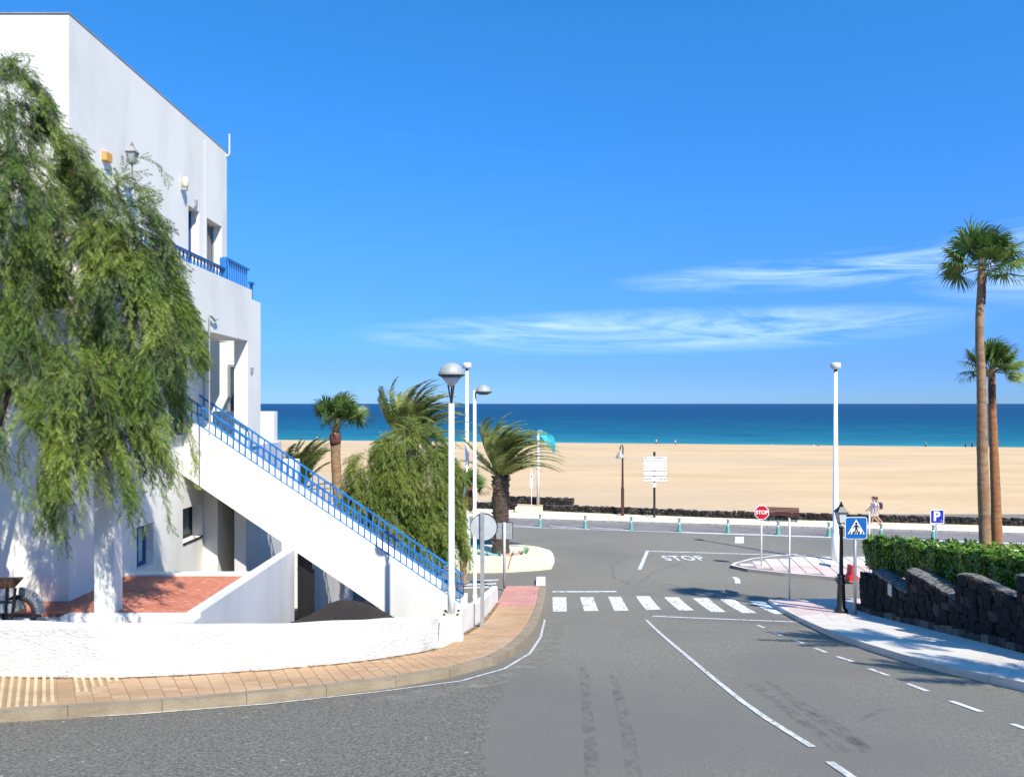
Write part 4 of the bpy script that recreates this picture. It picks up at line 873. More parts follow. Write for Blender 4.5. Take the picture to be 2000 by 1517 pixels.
for i, px in enumerate((1055, 1143, 1233, 1327, 1422, 1520, 1619, 1721, 1823)):
    o = bol if i == 0 else copy_tree(bol); q = PR(prom_at(px, .45), .45); o.location = (q.x, q.y, g(q.y)); o['label'] = bolab[i]; o['group'] = 'green bollards along the cycle path'; o['category'] = 'bollard'

# ------------------------------------------------------------------ beach wall and bench
def rough_wall(name, label, t0, t1, n, ht, seed):
    rnd = random.Random(seed); a = PR(t0, n); rt = thing(name, label, 'wall', (a.x, a.y, g(a.y)))
    core = MB(); core_pts = int((t1-t0)/2)+1
    for i in range(core_pts):
        p, q = PR(t0+(t1-t0)*i/core_pts, n), PR(t0+(t1-t0)*(i+1)/core_pts, n); k = NN*.38
        core.hexa([(v.x, v.y, g(v.y)-.1) for v in (p, q, q+k, p+k)]+[(v.x, v.y, g(v.y)+.10+ht-.06) for v in (p, q, q+k, p+k)])
    core.build('mortar_core', M['mortar'], rt)
    st = [MB(), MB(), MB()]; s = t0
    while s < t1:
        z = 0
        while z < ht:
            h_ = rnd.uniform(.14, .24); l_ = rnd.uniform(.2, .36); p = PR(s+rnd.uniform(0, .1), n-rnd.uniform(.0, .07)); q = p+U*l_*.92; k = NN*.5
            zz = g(p.y)+.10+z; top = min(zz+h_, g(p.y)+.12+ht+rnd.uniform(-.03, .05)); j = lambda: rnd.uniform(-.03, .03); e = .035
            st[rnd.choice((0, 0, 1, 2))].add([(p.x+j(), p.y+.05, zz), (q.x+j(), q.y+.05, zz+j()), (q.x+k.x, q.y+k.y, zz), (p.x+k.x, p.y+k.y, zz), (p.x+j(), p.y+.05, top+j()), (q.x+j(), q.y+.05, top+j()), (q.x+k.x, q.y+k.y, top), (p.x+k.x, p.y+k.y, top),
                (p.x*.75+q.x*.25, p.y*.75+q.y*.25-e, zz*.7+top*.3), (p.x*.25+q.x*.75, p.y*.25+q.y*.75-e, zz*.7+top*.3), (p.x*.3+q.x*.7, p.y*.3+q.y*.7-e, zz*.3+top*.7), (p.x*.7+q.x*.3, p.y*.7+q.y*.3-e, zz*.3+top*.7)],
                [(4, 5, 6, 7), (1, 2, 6, 5), (3, 0, 4, 7), (8, 9, 10, 11), (0, 1, 9, 8), (1, 5, 10, 9), (5, 4, 11, 10), (4, 0, 8, 11)])
            z += h_+.01
        s += rnd.uniform(.22, .32)
    for b_, m_ in zip(st, (M['lava'], M['lava_brown'], M['lava_grey'])): tag(b_.build('stones', m_, rt, recalc=False), kind='stuff')
    return rt
rough_wall('beach_wall', 'long low black volcanic stone wall between the cream promenade and the sand', prom_at(1060, 7.6), prom_at(2050, 7.6)+4, 7.6, .42, 1)
rough_wall('beach_wall', 'left part of the black stone beach wall, behind the date palm trunk', prom_at(820, 7.6), prom_at(1004, 7.6), 7.6, .42, 2)
rough_wall('beach_wall', 'second low black stone wall set further back on the sand near the beach access', prom_at(960, 11.5), prom_at(1118, 11.5), 11.5, .45, 3)
a, c = PR(prom_at(1006, 6.9), 6.9), PR(prom_at(1056, 6.9), 6.9); o = thing('cream_low_wall', 'short cream wall closing the gap in the black beach wall', 'wall', (a.x, a.y, g(a.y)))
MB().hexa([(v.x, v.y, g(v.y)) for v in (a, c, c+NN*.7, a+NN*.7)]+[(v.x, v.y, g(v.y)+.42) for v in (a, c, c+NN*.7, a+NN*.7)]).build('wall_body', M['beige'], o)
q = PR(prom_at(1528, 6.6), 6.6); bn = thing('bench', 'dark red-brown slatted bench facing the road in front of the beach wall', 'bench', (q.x, q.y, g(q.y)+.12), math.atan2(U.y, U.x))
for k in range(5): MB().box(-1.05, 1.05, .18+k*.02, .22+k*.02, .45+k*.085, .52+k*.085).build('slat', M['wood'], bn, org=None)
for k in range(4): MB().box(-1.05, 1.05, -.28+k*.11, -.19+k*.11, .42, .45).build('slat', M['wood'], bn, org=None)
for x_ in (-.85, .85): MB().box(x_-.03, x_+.03, -.25, .2, 0, .42).build('leg', M['iron'], bn, org=None)
MB().bar((-.85, -.1, .12), (.85, -.1, .12), .03).build('stretcher', M['iron'], bn, org=None)
# rusty litter stub and red barrier
b_ = G(1663, 1133, .12); rb = thing('road_barrier', 'small red plastic road barrier standing on the island edge behind the lantern post', 'barrier', b_, R(8))
s_ = .62
MB().prism([(-.20*s_*1.4, 0), (.20*s_*1.4, 0), (.19*s_*1.4, .30*s_), (.11*s_*1.2, .42*s_), (.10*s_*1.2, .95*s_), (-.10*s_*1.2, .95*s_), (-.13*s_*1.2, .42*s_), (-.19*s_*1.4, .30*s_)], 'y', -.15, .15).build('body', M['red_plastic'], rb, org=None)
MB().lathe([(.03, 0), (.03, .05)], 8, (0, 0, .95*s_)).build('filler_cap', M['white_band'], rb, org=None)
# ------------------------------------------------------------------ dark stone wall on the right
wa, wb_ = G(1681, 1198), G(2003, 1285); WD = (wb_-wa); WD.z = 0; WL = WD.length; WD.normalize(); WN = Vector((-WD.y, WD.x, 0))
if WN.x < 0: WN = -WN                          # pointing into the bed
def wp(s, n=0, z=0): q = wa+WD*s+WN*n; return Vector((q.x, q.y, z))
def s_px(px):                                   # distance along the wall seen at an image column
    k = (px-CX)/F; return (k*wa.y-wa.x)/(WD.x-k*WD.y)
segs = [(0, s_px(1706), ZC-4.92), (s_px(1706), s_px(1772), ZC-4.58), (s_px(1772), s_px(1873), ZC-4.03), (s_px(1873), s_px(1987), ZC-3.52), (s_px(1987), s_px(1987)+3.6, ZC-3.0)]
rw = thing('stone_wall', 'dark volcanic stone wall in stepped sections rising beside the right pavement', 'wall', wp(5, 0, g(17)))
core = MB()
for s0, s1, zt_ in segs:
    a, b2, c, d = wp(s0, .03), wp(s1, .03), wp(s1, .40), wp(s0, .40); core.hexa([(q.x, q.y, g(q.y)-.3) for q in (a, b2, c, d)]+[(q.x, q.y, zt_-.05) for q in (a, b2, c, d)])
core.build('mortar_core', M['mortar'], rw)
def rock(seed):
    rnd = random.Random(seed); b_ = MB(); n = 3
    import itertools
    V = {}; 
    def vid(p):
        if p not in V:
            x, y, z = (c/n*2-1 for c in p); r_ = (abs(x)**4+abs(y)**4+abs(z)**4)**.25 or 1; r_ = r_**.55; k = (1 if r_ < 1 else 1/r_)*rnd.uniform(.86, 1.05)
            V[p] = len(b_.v); b_.v.append((x*k*.5, y*k*.5, z*k*.5))
        return V[p]
    for ax in range(3):
        for side in (0, n):
            for i in range(n):
                for j in range(n):
                    def P(a, b2): q = [0, 0, 0]; q[ax] = side; q[(ax+1) % 3] = a; q[(ax+2) % 3] = b2; return tuple(q)
                    fc = [vid(P(i, j)), vid(P(i+1, j)), vid(P(i+1, j+1)), vid(P(i, j+1))]; b_.f.append(tuple(fc if side else fc[::-1])); b_.m.append(0)
    return b_
rocks = [[rock(k).mesh('stone', M[m_]) for k in range(6)] for m_ in ('lava', 'lava', 'lava_brown', 'lava_grey')]
rz = math.atan2(WD.y, WD.x); rnd = random.Random(5); cnt = 0; total = segs[-1][1]
z = g(22)-.2; zmax = segs[-1][2]; extra = MB()
while z < zmax:
    h_ = rnd.uniform(.17, .27); s = rnd.uniform(0, .2)
    while s < total:
        l_ = rnd.uniform(.20, .42); q = wp(s+l_/2)
        top = next((t_ for a_, b2, t_ in segs if a_ <= q_s <= b2), None) if (q_s := s+l_/2) is not None else None
        if top and g(q.y)+.16 < z+h_*.5 and z+h_*.55 < top:
            k = rnd.choice((0, 0, 0, 0, 0, 1, 1, 1, 2, 3)); ml = rocks[k][rnd.randrange(6)]
            if cnt < 298:
                link('stone', ml, rw, wp(s+l_/2, rnd.uniform(.0, .03), z+h_/2+rnd.uniform(-.02, .02))-rw.location, (0, rnd.uniform(-.12, .12), rz), (l_*1.04, rnd.uniform(.14, .22), h_*rnd.uniform(.98, 1.15)))
            cnt += 1
        s += l_+.008
    z += h_*.94
for i, (s0, s1, zt_) in enumerate(segs):
    cp = MB(); rn = random.Random(i)
    n_ = max(3, int((s1-s0)/.12)); rows = []
    for k in range(n_+1):
        s = s0+(s1-s0)*k/n_; w0 = -.03+rn.uniform(-.015, .015); w1 = .44+rn.uniform(-.02, .02); jz = lambda: rn.uniform(-.010, .010)
        rows.append([wp(s, w0, zt_-.09+jz()), wp(s, w0, zt_-.02+jz()), wp(s, .10, zt_+.02+jz()), wp(s, .24, zt_+.03+jz()), wp(s, w1, zt_-.01+jz()), wp(s, w1, zt_-.12)])
    for r_ in rows: cp.v += [tuple(p) for p in r_]
    for k in range(n_):
        for j in range(5): cp.f.append((k*6+j, (k+1)*6+j, (k+1)*6+j+1, k*6+j+1)); cp.m.append(0)
    cp.f += [tuple(range(6)), tuple(n_*6+j for j in range(5, -1, -1))]; cp.m += [0, 0]
    cp.build('mortar_cap', M['cap'], rw)
s = -.05
while s < total:
    l_ = rnd.uniform(.24, .36); a, b2 = wp(s, -.13), wp(s+l_-.015, -.13); c, d = wp(s+l_-.015, .02), wp(s, .02); hgt = rnd.uniform(.24, .29)
    MB().hexa([(q.x, q.y, g(q.y)-.05) for q in (a, b2, c, d)]+[(q.x+rnd.uniform(-.01, .01), q.y, g(q.y)+hgt) for q in (a, b2, c, d)]).build('base_block', M[rnd.choice(('block_grey', 'block_grey', 'lava_grey', 'lava_grey', 'lava_brown'))], rw)
    s += l_
sp = s_px(1747); q0 = wp(sp-.13, -.12, Zp(1163, wp(sp).y)); q1 = wp(sp+.13, -.12, Zp(1163, wp(sp).y)); hp = 22/F*wp(sp).y
MB().hexa([q0, q1, q1+WN*.02, q0+WN*.02]+[q+Vector((0, 0, hp)) for q in (q0, q1, q1+WN*.02, q0+WN*.02)]).build('white_plate', M['sign_back'], rw)
# soil of the bed behind the wall
mb = MB(); mb.grid(lambda u, v: (lambda s_: (wp(s_, .35).x+7*v, wp(s_, .35).y+.3*v, g(wp(s_).y)+.55+.25*min(1, v*3)))(.2+(total-.2)*u), 12, 4); tag(mb.build('planting_bed', M['soil'], recalc=False), kind='structure')
# ------------------------------------------------------------------ hedge
def leaves(name, P, Dn, size, m, parent=None, org=None, rng=RNG, jit=.9, droop=0):
    """leaf quads (rhombi) at P facing roughly Dn"""
    n = len(P); t = rng.normal(size=(n, 3)); t -= (t*Dn).sum(1, keepdims=True)*Dn*.6; t /= np.linalg.norm(t, axis=1, keepdims=True)
    nn = Dn+rng.normal(size=(n, 3))*jit*.5; b_ = np.cross(nn, t); b_ /= np.linalg.norm(b_, axis=1, keepdims=True)
    s = size*rng.uniform(.6, 1.3, (n, 1)); V = np.stack([P, P+t*s*.5+b_*s*.24, P+t*s, P+t*s*.5-b_*s*.24], 1).reshape(-1, 3)
    return np_mesh(name, V, np.arange(4*n).reshape(n, 4), m, parent, org)
hg = thing('hedge', 'clipped green hedge with sunlit top growing behind the dark stone wall', 'hedge', (10.6, 18, g(18)+.6))
def hprof(y):
    xf = np.interp(y, [9.5, 13, 17, 22.0, 22.9], [9.25, 9.75, 10.15, 10.55, 10.95]); xb = np.interp(y, [9.5, 13, 17.6, 22.0, 22.9], [13.6, 13.2, 12.25, 11.5, 11.2])
    zt_ = ZC-4.12+(22.3-y)*.138; return xf, xb, zt_
ny_ = 64000; y = RNG.uniform(9.6, 22.9, ny_); xf, xb, zt_ = hprof(y)
lump = .07*np.sin(y*4.1)+.05*np.sin(y*9.3+1)
u = RNG.uniform(0, 1, ny_); sel = RNG.uniform(0, 1, ny_)
bot = ZC-4.9+(22-y)*.14
topm = sel < .64; x = np.where(topm, xf+(xb-xf)*u**1.25, xf+RNG.uniform(-.03, .05, ny_)+lump*.5)
endm = sel > .93; y = np.where(endm, 22.85+RNG.uniform(-.1, .08, ny_), y); x = np.where(endm, 10.95+u*.5, x); zt_ = np.where(endm, ZC-4.16, zt_); bot = ZC-4.9+(22-y)*.14
zz = np.where(topm, zt_+.06*np.sin(x*6+y*3)+.05*np.sin(x*13-y*7)+RNG.uniform(-.07, .05, ny_), bot+(zt_-bot)*RNG.uniform(0, 1, ny_))
x = np.where(topm, x, x+(zt_-zz)*.18)
Dn = np.where(topm[:, None], [[.0, -.1, 1.]], np.where(endm[:, None], [[-.4, .9, .2]], [[-1., .1, .05]])); Dn = Dn/np.linalg.norm(Dn, axis=1, keepdims=True)
leaves('foliage', np.stack([x, y, zz], 1), Dn, .105, M['hedge'], hg, hg.location, jit=.9)
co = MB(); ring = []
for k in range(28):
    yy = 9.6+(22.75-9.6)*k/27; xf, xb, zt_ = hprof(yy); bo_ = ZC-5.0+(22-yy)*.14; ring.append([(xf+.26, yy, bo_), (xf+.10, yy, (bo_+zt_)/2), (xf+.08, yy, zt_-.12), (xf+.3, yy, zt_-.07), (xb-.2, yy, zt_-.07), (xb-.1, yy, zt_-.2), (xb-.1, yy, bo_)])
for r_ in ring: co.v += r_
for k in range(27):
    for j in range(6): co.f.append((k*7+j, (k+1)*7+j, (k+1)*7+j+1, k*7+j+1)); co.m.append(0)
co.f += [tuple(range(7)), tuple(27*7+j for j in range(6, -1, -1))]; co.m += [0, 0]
co.build('shaded_core', M['hedge_core'], hg)

# ------------------------------------------------------------------ palms
WIND = Vector((1, -.05, 0))
def frond_arrays(L_, d0, wind, grav, rng, nl=70, leaf=.38, wdt=.034, side_bend=.5):
    d = Vector(d0).normalized(); p = Vector((0, 0, 0)); n = 18; pts = [p.copy()]; ds = L_/n; dirs = [d.copy()]
    for i in range(n):
        k = (i+1)/n; d = (d+(WIND*wind*k+Vector((0, 0, -grav*k)))*ds).normalized(); p = p+d*ds; pts.append(p.copy()); dirs.append(d.copy())
    V, Fc = [], []
    for i in range(nl):
        t = .10+.90*(i+rng.random()*.6)/nl; f = t*n; a = min(int(f), n-1); q = pts[a].lerp(pts[a+1], f-a); d = dirs[a].lerp(dirs[a+1], f-a).normalized()
        up = Vector((0, 0, 1)); s = d.cross(up); s = s.normalized() if s.length > .05 else Vector((1, 0, 0)); un = s.cross(d)
        ll = leaf*(math.sin(math.pi*min(1, t*.86+.12))**.6)*rng.uniform(.75, 1.1)
        for sg_ in (-1, 1):
            ld = (s*sg_*.75+d*.75+un*.25+WIND*wind*side_bend+Vector((rng.uniform(-.12, .12), rng.uniform(-.12, .12), rng.uniform(-.12, .12)-grav*.35))).normalized()
            wv = d*wdt*.5; b = len(V); m_ = q+ld*ll*.55; e = q+ld*ll+Vector((0, 0, -.10*ll))+WIND*wind*.08*ll
            V += [q-wv, q+wv, m_+wv*.9, m_-wv*.9, e+wv*.15, e-wv*.15]; Fc += [(b, b+1, b+2, b+3), (b+3, b+2, b+4, b+5)]
    return pts, V, Fc
def add_frond(root, loc, L_, d0, wind, grav, rng, m_, nl=70, leaf=.38, wdt=.034, label=None):
    pts, V, Fc = frond_arrays(L_, d0, wind, grav, rng, nl, leaf, wdt)
    b_ = MB(); b_.tube([p for p in pts[::2]], [.03*(1-.85*i/9)*max(.6, L_/3) for i in range(len(pts[::2]))], 4, mi=1); b_.add(V, Fc, 0)
    o = b_.build('frond', [m_, M['stem']], root, recalc=False, org=None); o.location = loc; return o
def trunk_mesh(pts, rad, wob=.03, n=14, seed=0):
    rnd_ = random.Random(seed); P = [Vector(p) for p in pts]; out, rr = [], []; m_ = 46
    for i in range(m_+1):
        t = i/m_*(len(P)-1); a = min(int(t), len(P)-2); k = t-a; out.append(cat(P, a, k)); rr.append((rad[a]*(1-k)+rad[a+1]*k)*(1+rnd_.uniform(-wob, wob)))
    return out, MB().tube(out, rr, n)
def date_palm(label, base, H_, rad, nf, L_, wind, seed, lean=(0, 0), stubs=True, az_bias=None, group=None, leaf=.4, nl=90, e0=5, gv=.30):
    rng = random.Random(seed); rt = thing('date_palm', label, 'palm tree', base, group=group)
    P = [(0, 0, -.3), (lean[0]*.2, lean[1]*.2, H_*.3), (lean[0]*.6, lean[1]*.6, H_*.7), (lean[0], lean[1], H_)]
    pts, tb = trunk_mesh(P, [rad*1.1, rad*.85, rad, rad*.85], .06, 14, seed); tb.build('trunk', M['bark'], rt, True, org=None)
    if stubs:
        sb = MB()
        for i in range(230):
            t = rng.uniform(.12, 1); k = min(int(t*(len(pts)-1)), len(pts)-2); c = pts[k]; a = i*2.4; r_ = rad*.93; rd = Vector((math.cos(a), math.sin(a), 0)); tn = Vector((-rd.y, rd.x, 0)); q = c+rd*r_*.85
            w_ = .07; h_ = .12; o_ = rd*rng.uniform(.06, .16)+Vector((0, 0, rng.uniform(.08, .16)))
            sb.hexa([q-tn*w_, q+tn*w_, q+tn*w_+Vector((0, 0, h_)), q-tn*w_+Vector((0, 0, h_)), q-tn*w_*.5+o_, q+tn*w_*.5+o_, q+tn*w_*.4+o_+Vector((0, 0, .03)), q-tn*w_*.4+o_+Vector((0, 0, .03))])
        tag(sb.build('leaf_stubs', M['boot_dark'], rt, org=None, recalc=False), kind='stuff')
    for i in range(nf):
        a = i*2.39996+rng.uniform(-.2, .2); e = R(rng.uniform(e0, 86)) if i % 3 else R(rng.uniform(55, 88)); d0 = Vector((math.cos(a)*math.cos(e), math.sin(a)*math.cos(e), math.sin(e)))
        add_frond(rt, (lean[0], lean[1], H_-.05), L_*rng.uniform(.75, 1.05), d0, wind*rng.uniform(.8, 1.2), gv*rng.uniform(.7, 1.3), rng, M['frond'], nl, leaf)
    return rt
def fan_leaf(root, loc, d0, petL, Rf, wind, rng, m_, nseg=30, spread=120):
    d = Vector(d0).normalized(); p = Vector((0, 0, 0)); pp_ = [p.copy()]
    for i in range(6): d = (d+(WIND*wind*.8+Vector((0, 0, -.25)))*petL/6).normalized(); p = p+d*petL/6; pp_.append(p.copy())
    up = Vector((0, 0, 1)); s = d.cross(up); s = s.normalized() if s.length > .1 else Vector((0, 1, 0)); nrm = s.cross(d).normalized()
    tw = rng.uniform(-.7, .7); s = (s*math.cos(tw)+nrm*math.sin(tw)).normalized(); nrm = s.cross(d).normalized()
    b_ = MB(); b_.tube(pp_, [.022, .018, .015, .013, .012, .011, .010], 4, mi=1)
    for k in range(nseg):
        a = R(-spread+2*spread*k/(nseg-1)+rng.uniform(-3, 3)); ld = (d*math.cos(a)+s*math.sin(a)+nrm*.12*math.cos(a*2)).normalized(); L_ = Rf*(1-.25*abs(a)/2)*rng.uniform(.9, 1.08)
        pr = nrm.cross(ld).normalized(); w_ = .030*Rf/.8
        q1 = p+ld*L_*.5; d2 = (ld+WIND*wind*.45+Vector((0, 0, -.30))).normalized(); q2 = q1+d2*L_*.3; d3 = (d2+WIND*wind*.4+Vector((0, 0, -.75))).normalized(); q3 = q2+d3*L_*.26
        n = len(b_.v); b_.v += [tuple(v) for v in (p-pr*.008, p+pr*.008, q1+pr*w_+nrm*.012, q1-pr*w_-nrm*.012, q2+pr*w_*.6, q2-pr*w_*.6, q3+pr*w_*.12, q3-pr*w_*.12)]
        b_.f += [(n, n+1, n+2, n+3), (n+3, n+2, n+4, n+5), (n+5, n+4, n+6, n+7)]; b_.m += [0, 0, 0]
    o = b_.build('frond', [m_, M['stem']], root, recalc=False, org=None); o.location = loc; return o
def fan_palm(label, base, pts, rad, nf, petL, Rf, wind, seed, tm, emin=-25, group=None, sh=1.0):
    rng = random.Random(seed); rt = thing('fan_palm', label, 'palm tree', base, group=group); P = [Vector(p)-Vector(base) for p in pts]
    _, tb = trunk_mesh(P, rad, .035, 14, seed); tb.build('trunk', tm, rt, True, org=None); top = P[-1]
    bt = MB(); bt.lathe([(rad[-1]*.98, -.9*sh), (rad[-1]*1.12, -.6*sh), (rad[-1]*1.1, -.25*sh), (rad[-1]*.8, -.05), (rad[-1]*.4, .1)], 12, top); bt.build('leaf_base_sheath', M['boot'], rt, True, org=None)
    for i in range(nf):
        a = i*2.39996+rng.uniform(-.3, .3); e = R(emin+(88-emin)*((i+.5)/nf)**.85); d0 = Vector((math.cos(a)*math.cos(e), math.sin(a)*math.cos(e), math.sin(e)))
        fan_leaf(rt, top+Vector((0, 0, -.05)), d0, petL*rng.uniform(.8, 1.15), Rf*rng.uniform(.85, 1.1), wind, rng, M['fan'])
    return rt
D_ = 17.9; b0 = W(1926, 1110, D_)
fan_palm('taller of the two slender fan palms rising out of the hedge', b0, [W(1926, 1110, D_), W(1919, 900, D_), W(1917, 760, D_), W(1913, 640, D_), W(1918, 522, D_)], [.135, .12, .105, .09, .075], 24, .60, .66, .42, 11, M['trunk'], emin=-12)
D_ = 18.5; b0 = W(1949, 1110, D_)
fan_palm('shorter orange-trunked fan palm leaning close behind the taller one in the hedge', b0, [W(1949, 1110, D_), W(1944, 950, D_), W(1939, 820, D_), W(1937, 722, D_)], [.13, .11, .09, .07], 20, .44, .54, .38, 12, M['trunk_orange'], emin=-8)
D_ = 24.5; b0 = W(660, 1120, D_); b0.z = g(D_)+.1
fan_palm('short-crowned fan palm with a smooth tan trunk behind the blue stair railing', b0, [b0, W(661, 1000, D_), W(656, 900, D_), W(655, 843, D_)], [.19, .165, .155, .17], 22, .85, .66, .30, 13, M['trunk'], emin=40, sh=.5)
D_ = 27.5; b0 = W(906, 1120, D_); b0.z = g(D_)+.1
fan_palm('young fan palm with a reddish trunk between the pepper tree and the lamp posts', b0, [b0, W(902, 1030, D_), W(908, 985, D_), W(918, 950, D_)], [.13, .11, .10, .09], 9, .35, .55, .8, 14, M['trunk'], emin=-5)
pbase = G(978, 1079, .12)
date_palm('bushy date palm bent by the wind on the cream pavement tip', pbase, Zp(932, pbase.y)-pbase.z, .42, 80, 3.5, .85, 21, (0, 0), leaf=.44, e0=28, gv=.62)
D_ = 30; b0 = W(800, 1140, D_); b0.z = g(D_)+.1
date_palm('wind-bent date palm rising above the pepper tree', b0, Zp(872, D_)-b0.z, .3, 60, 3.2, .80, 22, (0, 0), leaf=.44, e0=30, gv=.70)
D_ = 29; b0 = W(585, 1140, D_); b0.z = g(D_)+.1
date_palm('low windswept date palm behind the white terrace wall left of the smooth trunk', b0, Zp(955, D_)-b0.z, .28, 34, 2.5, .95, 23, (0, 0), leaf=.42)
b0 = Vector((10.3, 9.8, g(9.8)+.4))
date_palm('date palm at the right edge of the street whose fronds shade the pavement', b0, 4.6, .25, 26, 2.2, .35, 24, (0, 0), leaf=.40, nl=50)
b0 = Vector((9.8, 6.0, g(6.0)+.4))
date_palm('second date palm further up the street beyond the right edge', b0, 3.9, .25, 22, 2.0, .35, 25, (0, 0), leaf=.40, nl=50)

# ------------------------------------------------------------------ pepper trees
def pepper(label, base, lobes, nstr, lmin, lmax, rng, m_, step, leafL, trunk_pts, wind=.16, cull=None, zfloor=None):
    rt = thing('pepper_tree', label, 'tree', base); org = np.array(base)
    LP, LD, LS = [], [], []; tw = MB(); wts = np.array([l_[2]*l_[3] for l_ in lobes]); wts = wts/wts.sum()
    ncl = max(4, nstr//11); CL = []
    for si in range(ncl):
        l_ = lobes[rng.choice(len(lobes), p=wts)]; v = rng.normal(size=3); v /= np.linalg.norm(v); v[2] = abs(v[2])*.95-.35+rng.uniform(-.25, .25); v /= max(1e-3, np.linalg.norm(v)); CL.append((l_, v, rng.uniform(.45, 1.0)**.5, rng.uniform(.75, 1.2), rng.normal(size=3)*.12))
    for si in range(nstr):
        l_, v0, sc0, lk, dk = CL[rng.integers(ncl)]; c = np.array(l_[0]); rx, ry, rz_ = l_[1:]
        v = v0+rng.normal(size=3)*.13; v /= np.linalg.norm(v); sc_ = min(1.0, sc0*rng.uniform(.88, 1.08))
        p = c+v*np.array([rx, ry, rz_])*sc_
        d = np.array([v[0]*.8, v[1]*.8, .25*max(0, v[2])+.05])+dk+rng.normal(size=3)*.07; L_ = lk*rng.uniform(lmin, lmax)*(1.15 if v[2] < .3 else .8); n = max(4, int(L_/step)); wd = wind*rng.uniform(.3, 1.8); pts = [p.copy()]
        for i in range(n):
            d = d+np.array([wd, 0, -1.0])*step*3.2; d /= np.linalg.norm(d); p = p+d*step+rng.normal(size=3)*.004
            if zfloor is not None and p[2] < zfloor: break
            if cull and cull(p): break
            pts.append(p.copy())
            s_ = rng.normal(size=3); s_ -= s_.dot(d)*d; s_ /= np.linalg.norm(s_); ld = d*.8+s_*.62+np.array([wd*.5, 0, -.35]); LP.append(p.copy()); LD.append(ld/np.linalg.norm(ld)); LS.append(leafL*rng.uniform(.7, 1.2))
        if len(pts) > 3 and si % 2 == 0: tw.tube([tuple(q-org) for q in pts[::max(1, len(pts)//4)]], .004 if leafL < .2 else .006, 3, cap=False)
    LP, LD, LS = np.array(LP), np.array(LD), np.array(LS)[:, None]; n = len(LP)
    up = rng.normal(size=(n, 3)); S_ = np.cross(LD, up); S_ /= np.linalg.norm(S_, axis=1, keepdims=True); K = 6; V = []
    for k in range(K):
        t = (k+.6)/K; b_ = LP+LD*LS*t; wl = .34*(1-.45*t)
        for sg_ in (-1, 1): tip = b_+(S_*sg_*.8+LD*.62)*LS*wl; V.append(np.stack([b_-LD*LS*.035, b_+LD*LS*.045, tip], 1))
    tip = LP+LD*LS*1.12; V.append(np.stack([LP+LD*LS*.8-S_*LS*.04, LP+LD*LS*.8+S_*LS*.04, tip], 1))
    V = np.concatenate(V, 0).reshape(-1, 3); cr = np_mesh('crown', V, np.arange(len(V)).reshape(-1, 3), m_, rt, org)
    tw.build('twigs', M['twig'], rt, org=None, recalc=False); tag(bpy.data.objects[rt.children[-1].name], kind='stuff')
    for i, (pts, rr) in enumerate(trunk_pts): MB().tube([Vector(p)-Vector(base) for p in pts], rr, 8).build('trunk' if i == 0 else 'limb', M['bark'], rt, True, org=None)
    return rt, n
rg = np.random.default_rng(3)
bx = Vector((-9.3, 11.7, g(11.7)+.1))
def LB(px, py, D_, rx, ry, rz_): return (tuple(W(px, py, D_)), rx, ry, rz_)
lob = [LB(10, 330, 11.85, .95, .5, 1.55), LB(95, 470, 11.7, 1.0, .5, 1.5), LB(175, 560, 11.85, .95, .5, 1.6), LB(255, 610, 11.8, .62, .45, 1.75), LB(300, 620, 11.85, .34, .35, 1.45), LB(238, 480, 11.85, .45, .35, 1.1), LB(10, 640, 11.6, 1.0, .45, 1.4), LB(120, 720, 11.7, 1.1, .45, 1.1), LB(240, 760, 11.85, .8, .4, .8), LB(15, 230, 11.85, .5, .35, .7), LB(-60, 430, 11.8, .9, .35, 1.9), LB(50, 380, 11.8, .6, .35, 1.2), LB(-25, 200, 11.8, .75, .35, 1.0), LB(40, 210, 11.8, .3, .3, .6), LB(5, 250, 11.8, .55, .3, 1.0), LB(70, 330, 11.8, .4, .3, .8)]
trk = [([bx-Vector((0, 0, .3)), bx+Vector((.1, -.2, 1.6)), W(-30, 900, 11.3)], [.28, .22, .18])]
for c in ((20, 600, 11.9), (140, 700, 11.9)):
    m_ = W(-30, 900, 11.3); e = W(*c); k = m_.lerp(e, .5)+Vector((-.3, 0, .3)); trk.append(([m_, k, e, e+Vector((.3, 0, .25))], [.07, .04, .018, .006]))
blk = lambda p: p[1] > 12.2 or p[0] > -5.12+.18*math.sin(p[2]*3)
lob_long = [LB(60, 800, 11.0, .9, .7, .5), LB(200, 840, 11.1, .9, .7, .5), LB(285, 800, 11.2, .35, .4, .5)]
pt, n_ = pepper('large drooping pepper tree at the left edge hanging in front of the white building', bx, lob, 2500, .5, 1.45, rg, M['pepper'], .036, .150, trk, .13, blk, ZC-3.3)
# longer trailing strands below the same crown
def more(root, lobes, nstr, lmin, lmax, seed, m_, step, leafL, wind, cull, zfloor):
    tmp, _ = pepper('x', Vector(root.location), lobes, nstr, lmin, lmax, np.random.default_rng(seed), m_, step, leafL, [], wind, cull, zfloor)
    for ch in list(tmp.children):
        ch.parent = root; ch.name = {'crown': 'trailing_branches', 'twigs': 'twigs'}[ch.name.split('.')[0]]
    bpy.data.objects.remove(tmp)
more(pt, [LB(150, 790, 11.1, .55, .4, .5), LB(200, 850, 11.1, .45, .4, .5)], 230, .6, 1.5, 8, M['pepper'], .036, .14, .12, blk, ZC-2.6)
more(pt, [LB(10, 830, 10.9, .30, .4, .4)], 60, .5, 1.3, 9, M['pepper'], .036, .14, .30, blk, ZC-2.2)
more(pt, [LB(255, 830, 11.2, .25, .3, .3), LB(340, 700, 11.3, .12, .3, .9)], 110, .5, 1.35, 10, M['pepper'], .036, .14, .30, blk, ZC-2.2)
D_ = 22.5; b0 = W(800, 1150, D_); b0.z = g(D_)+.1
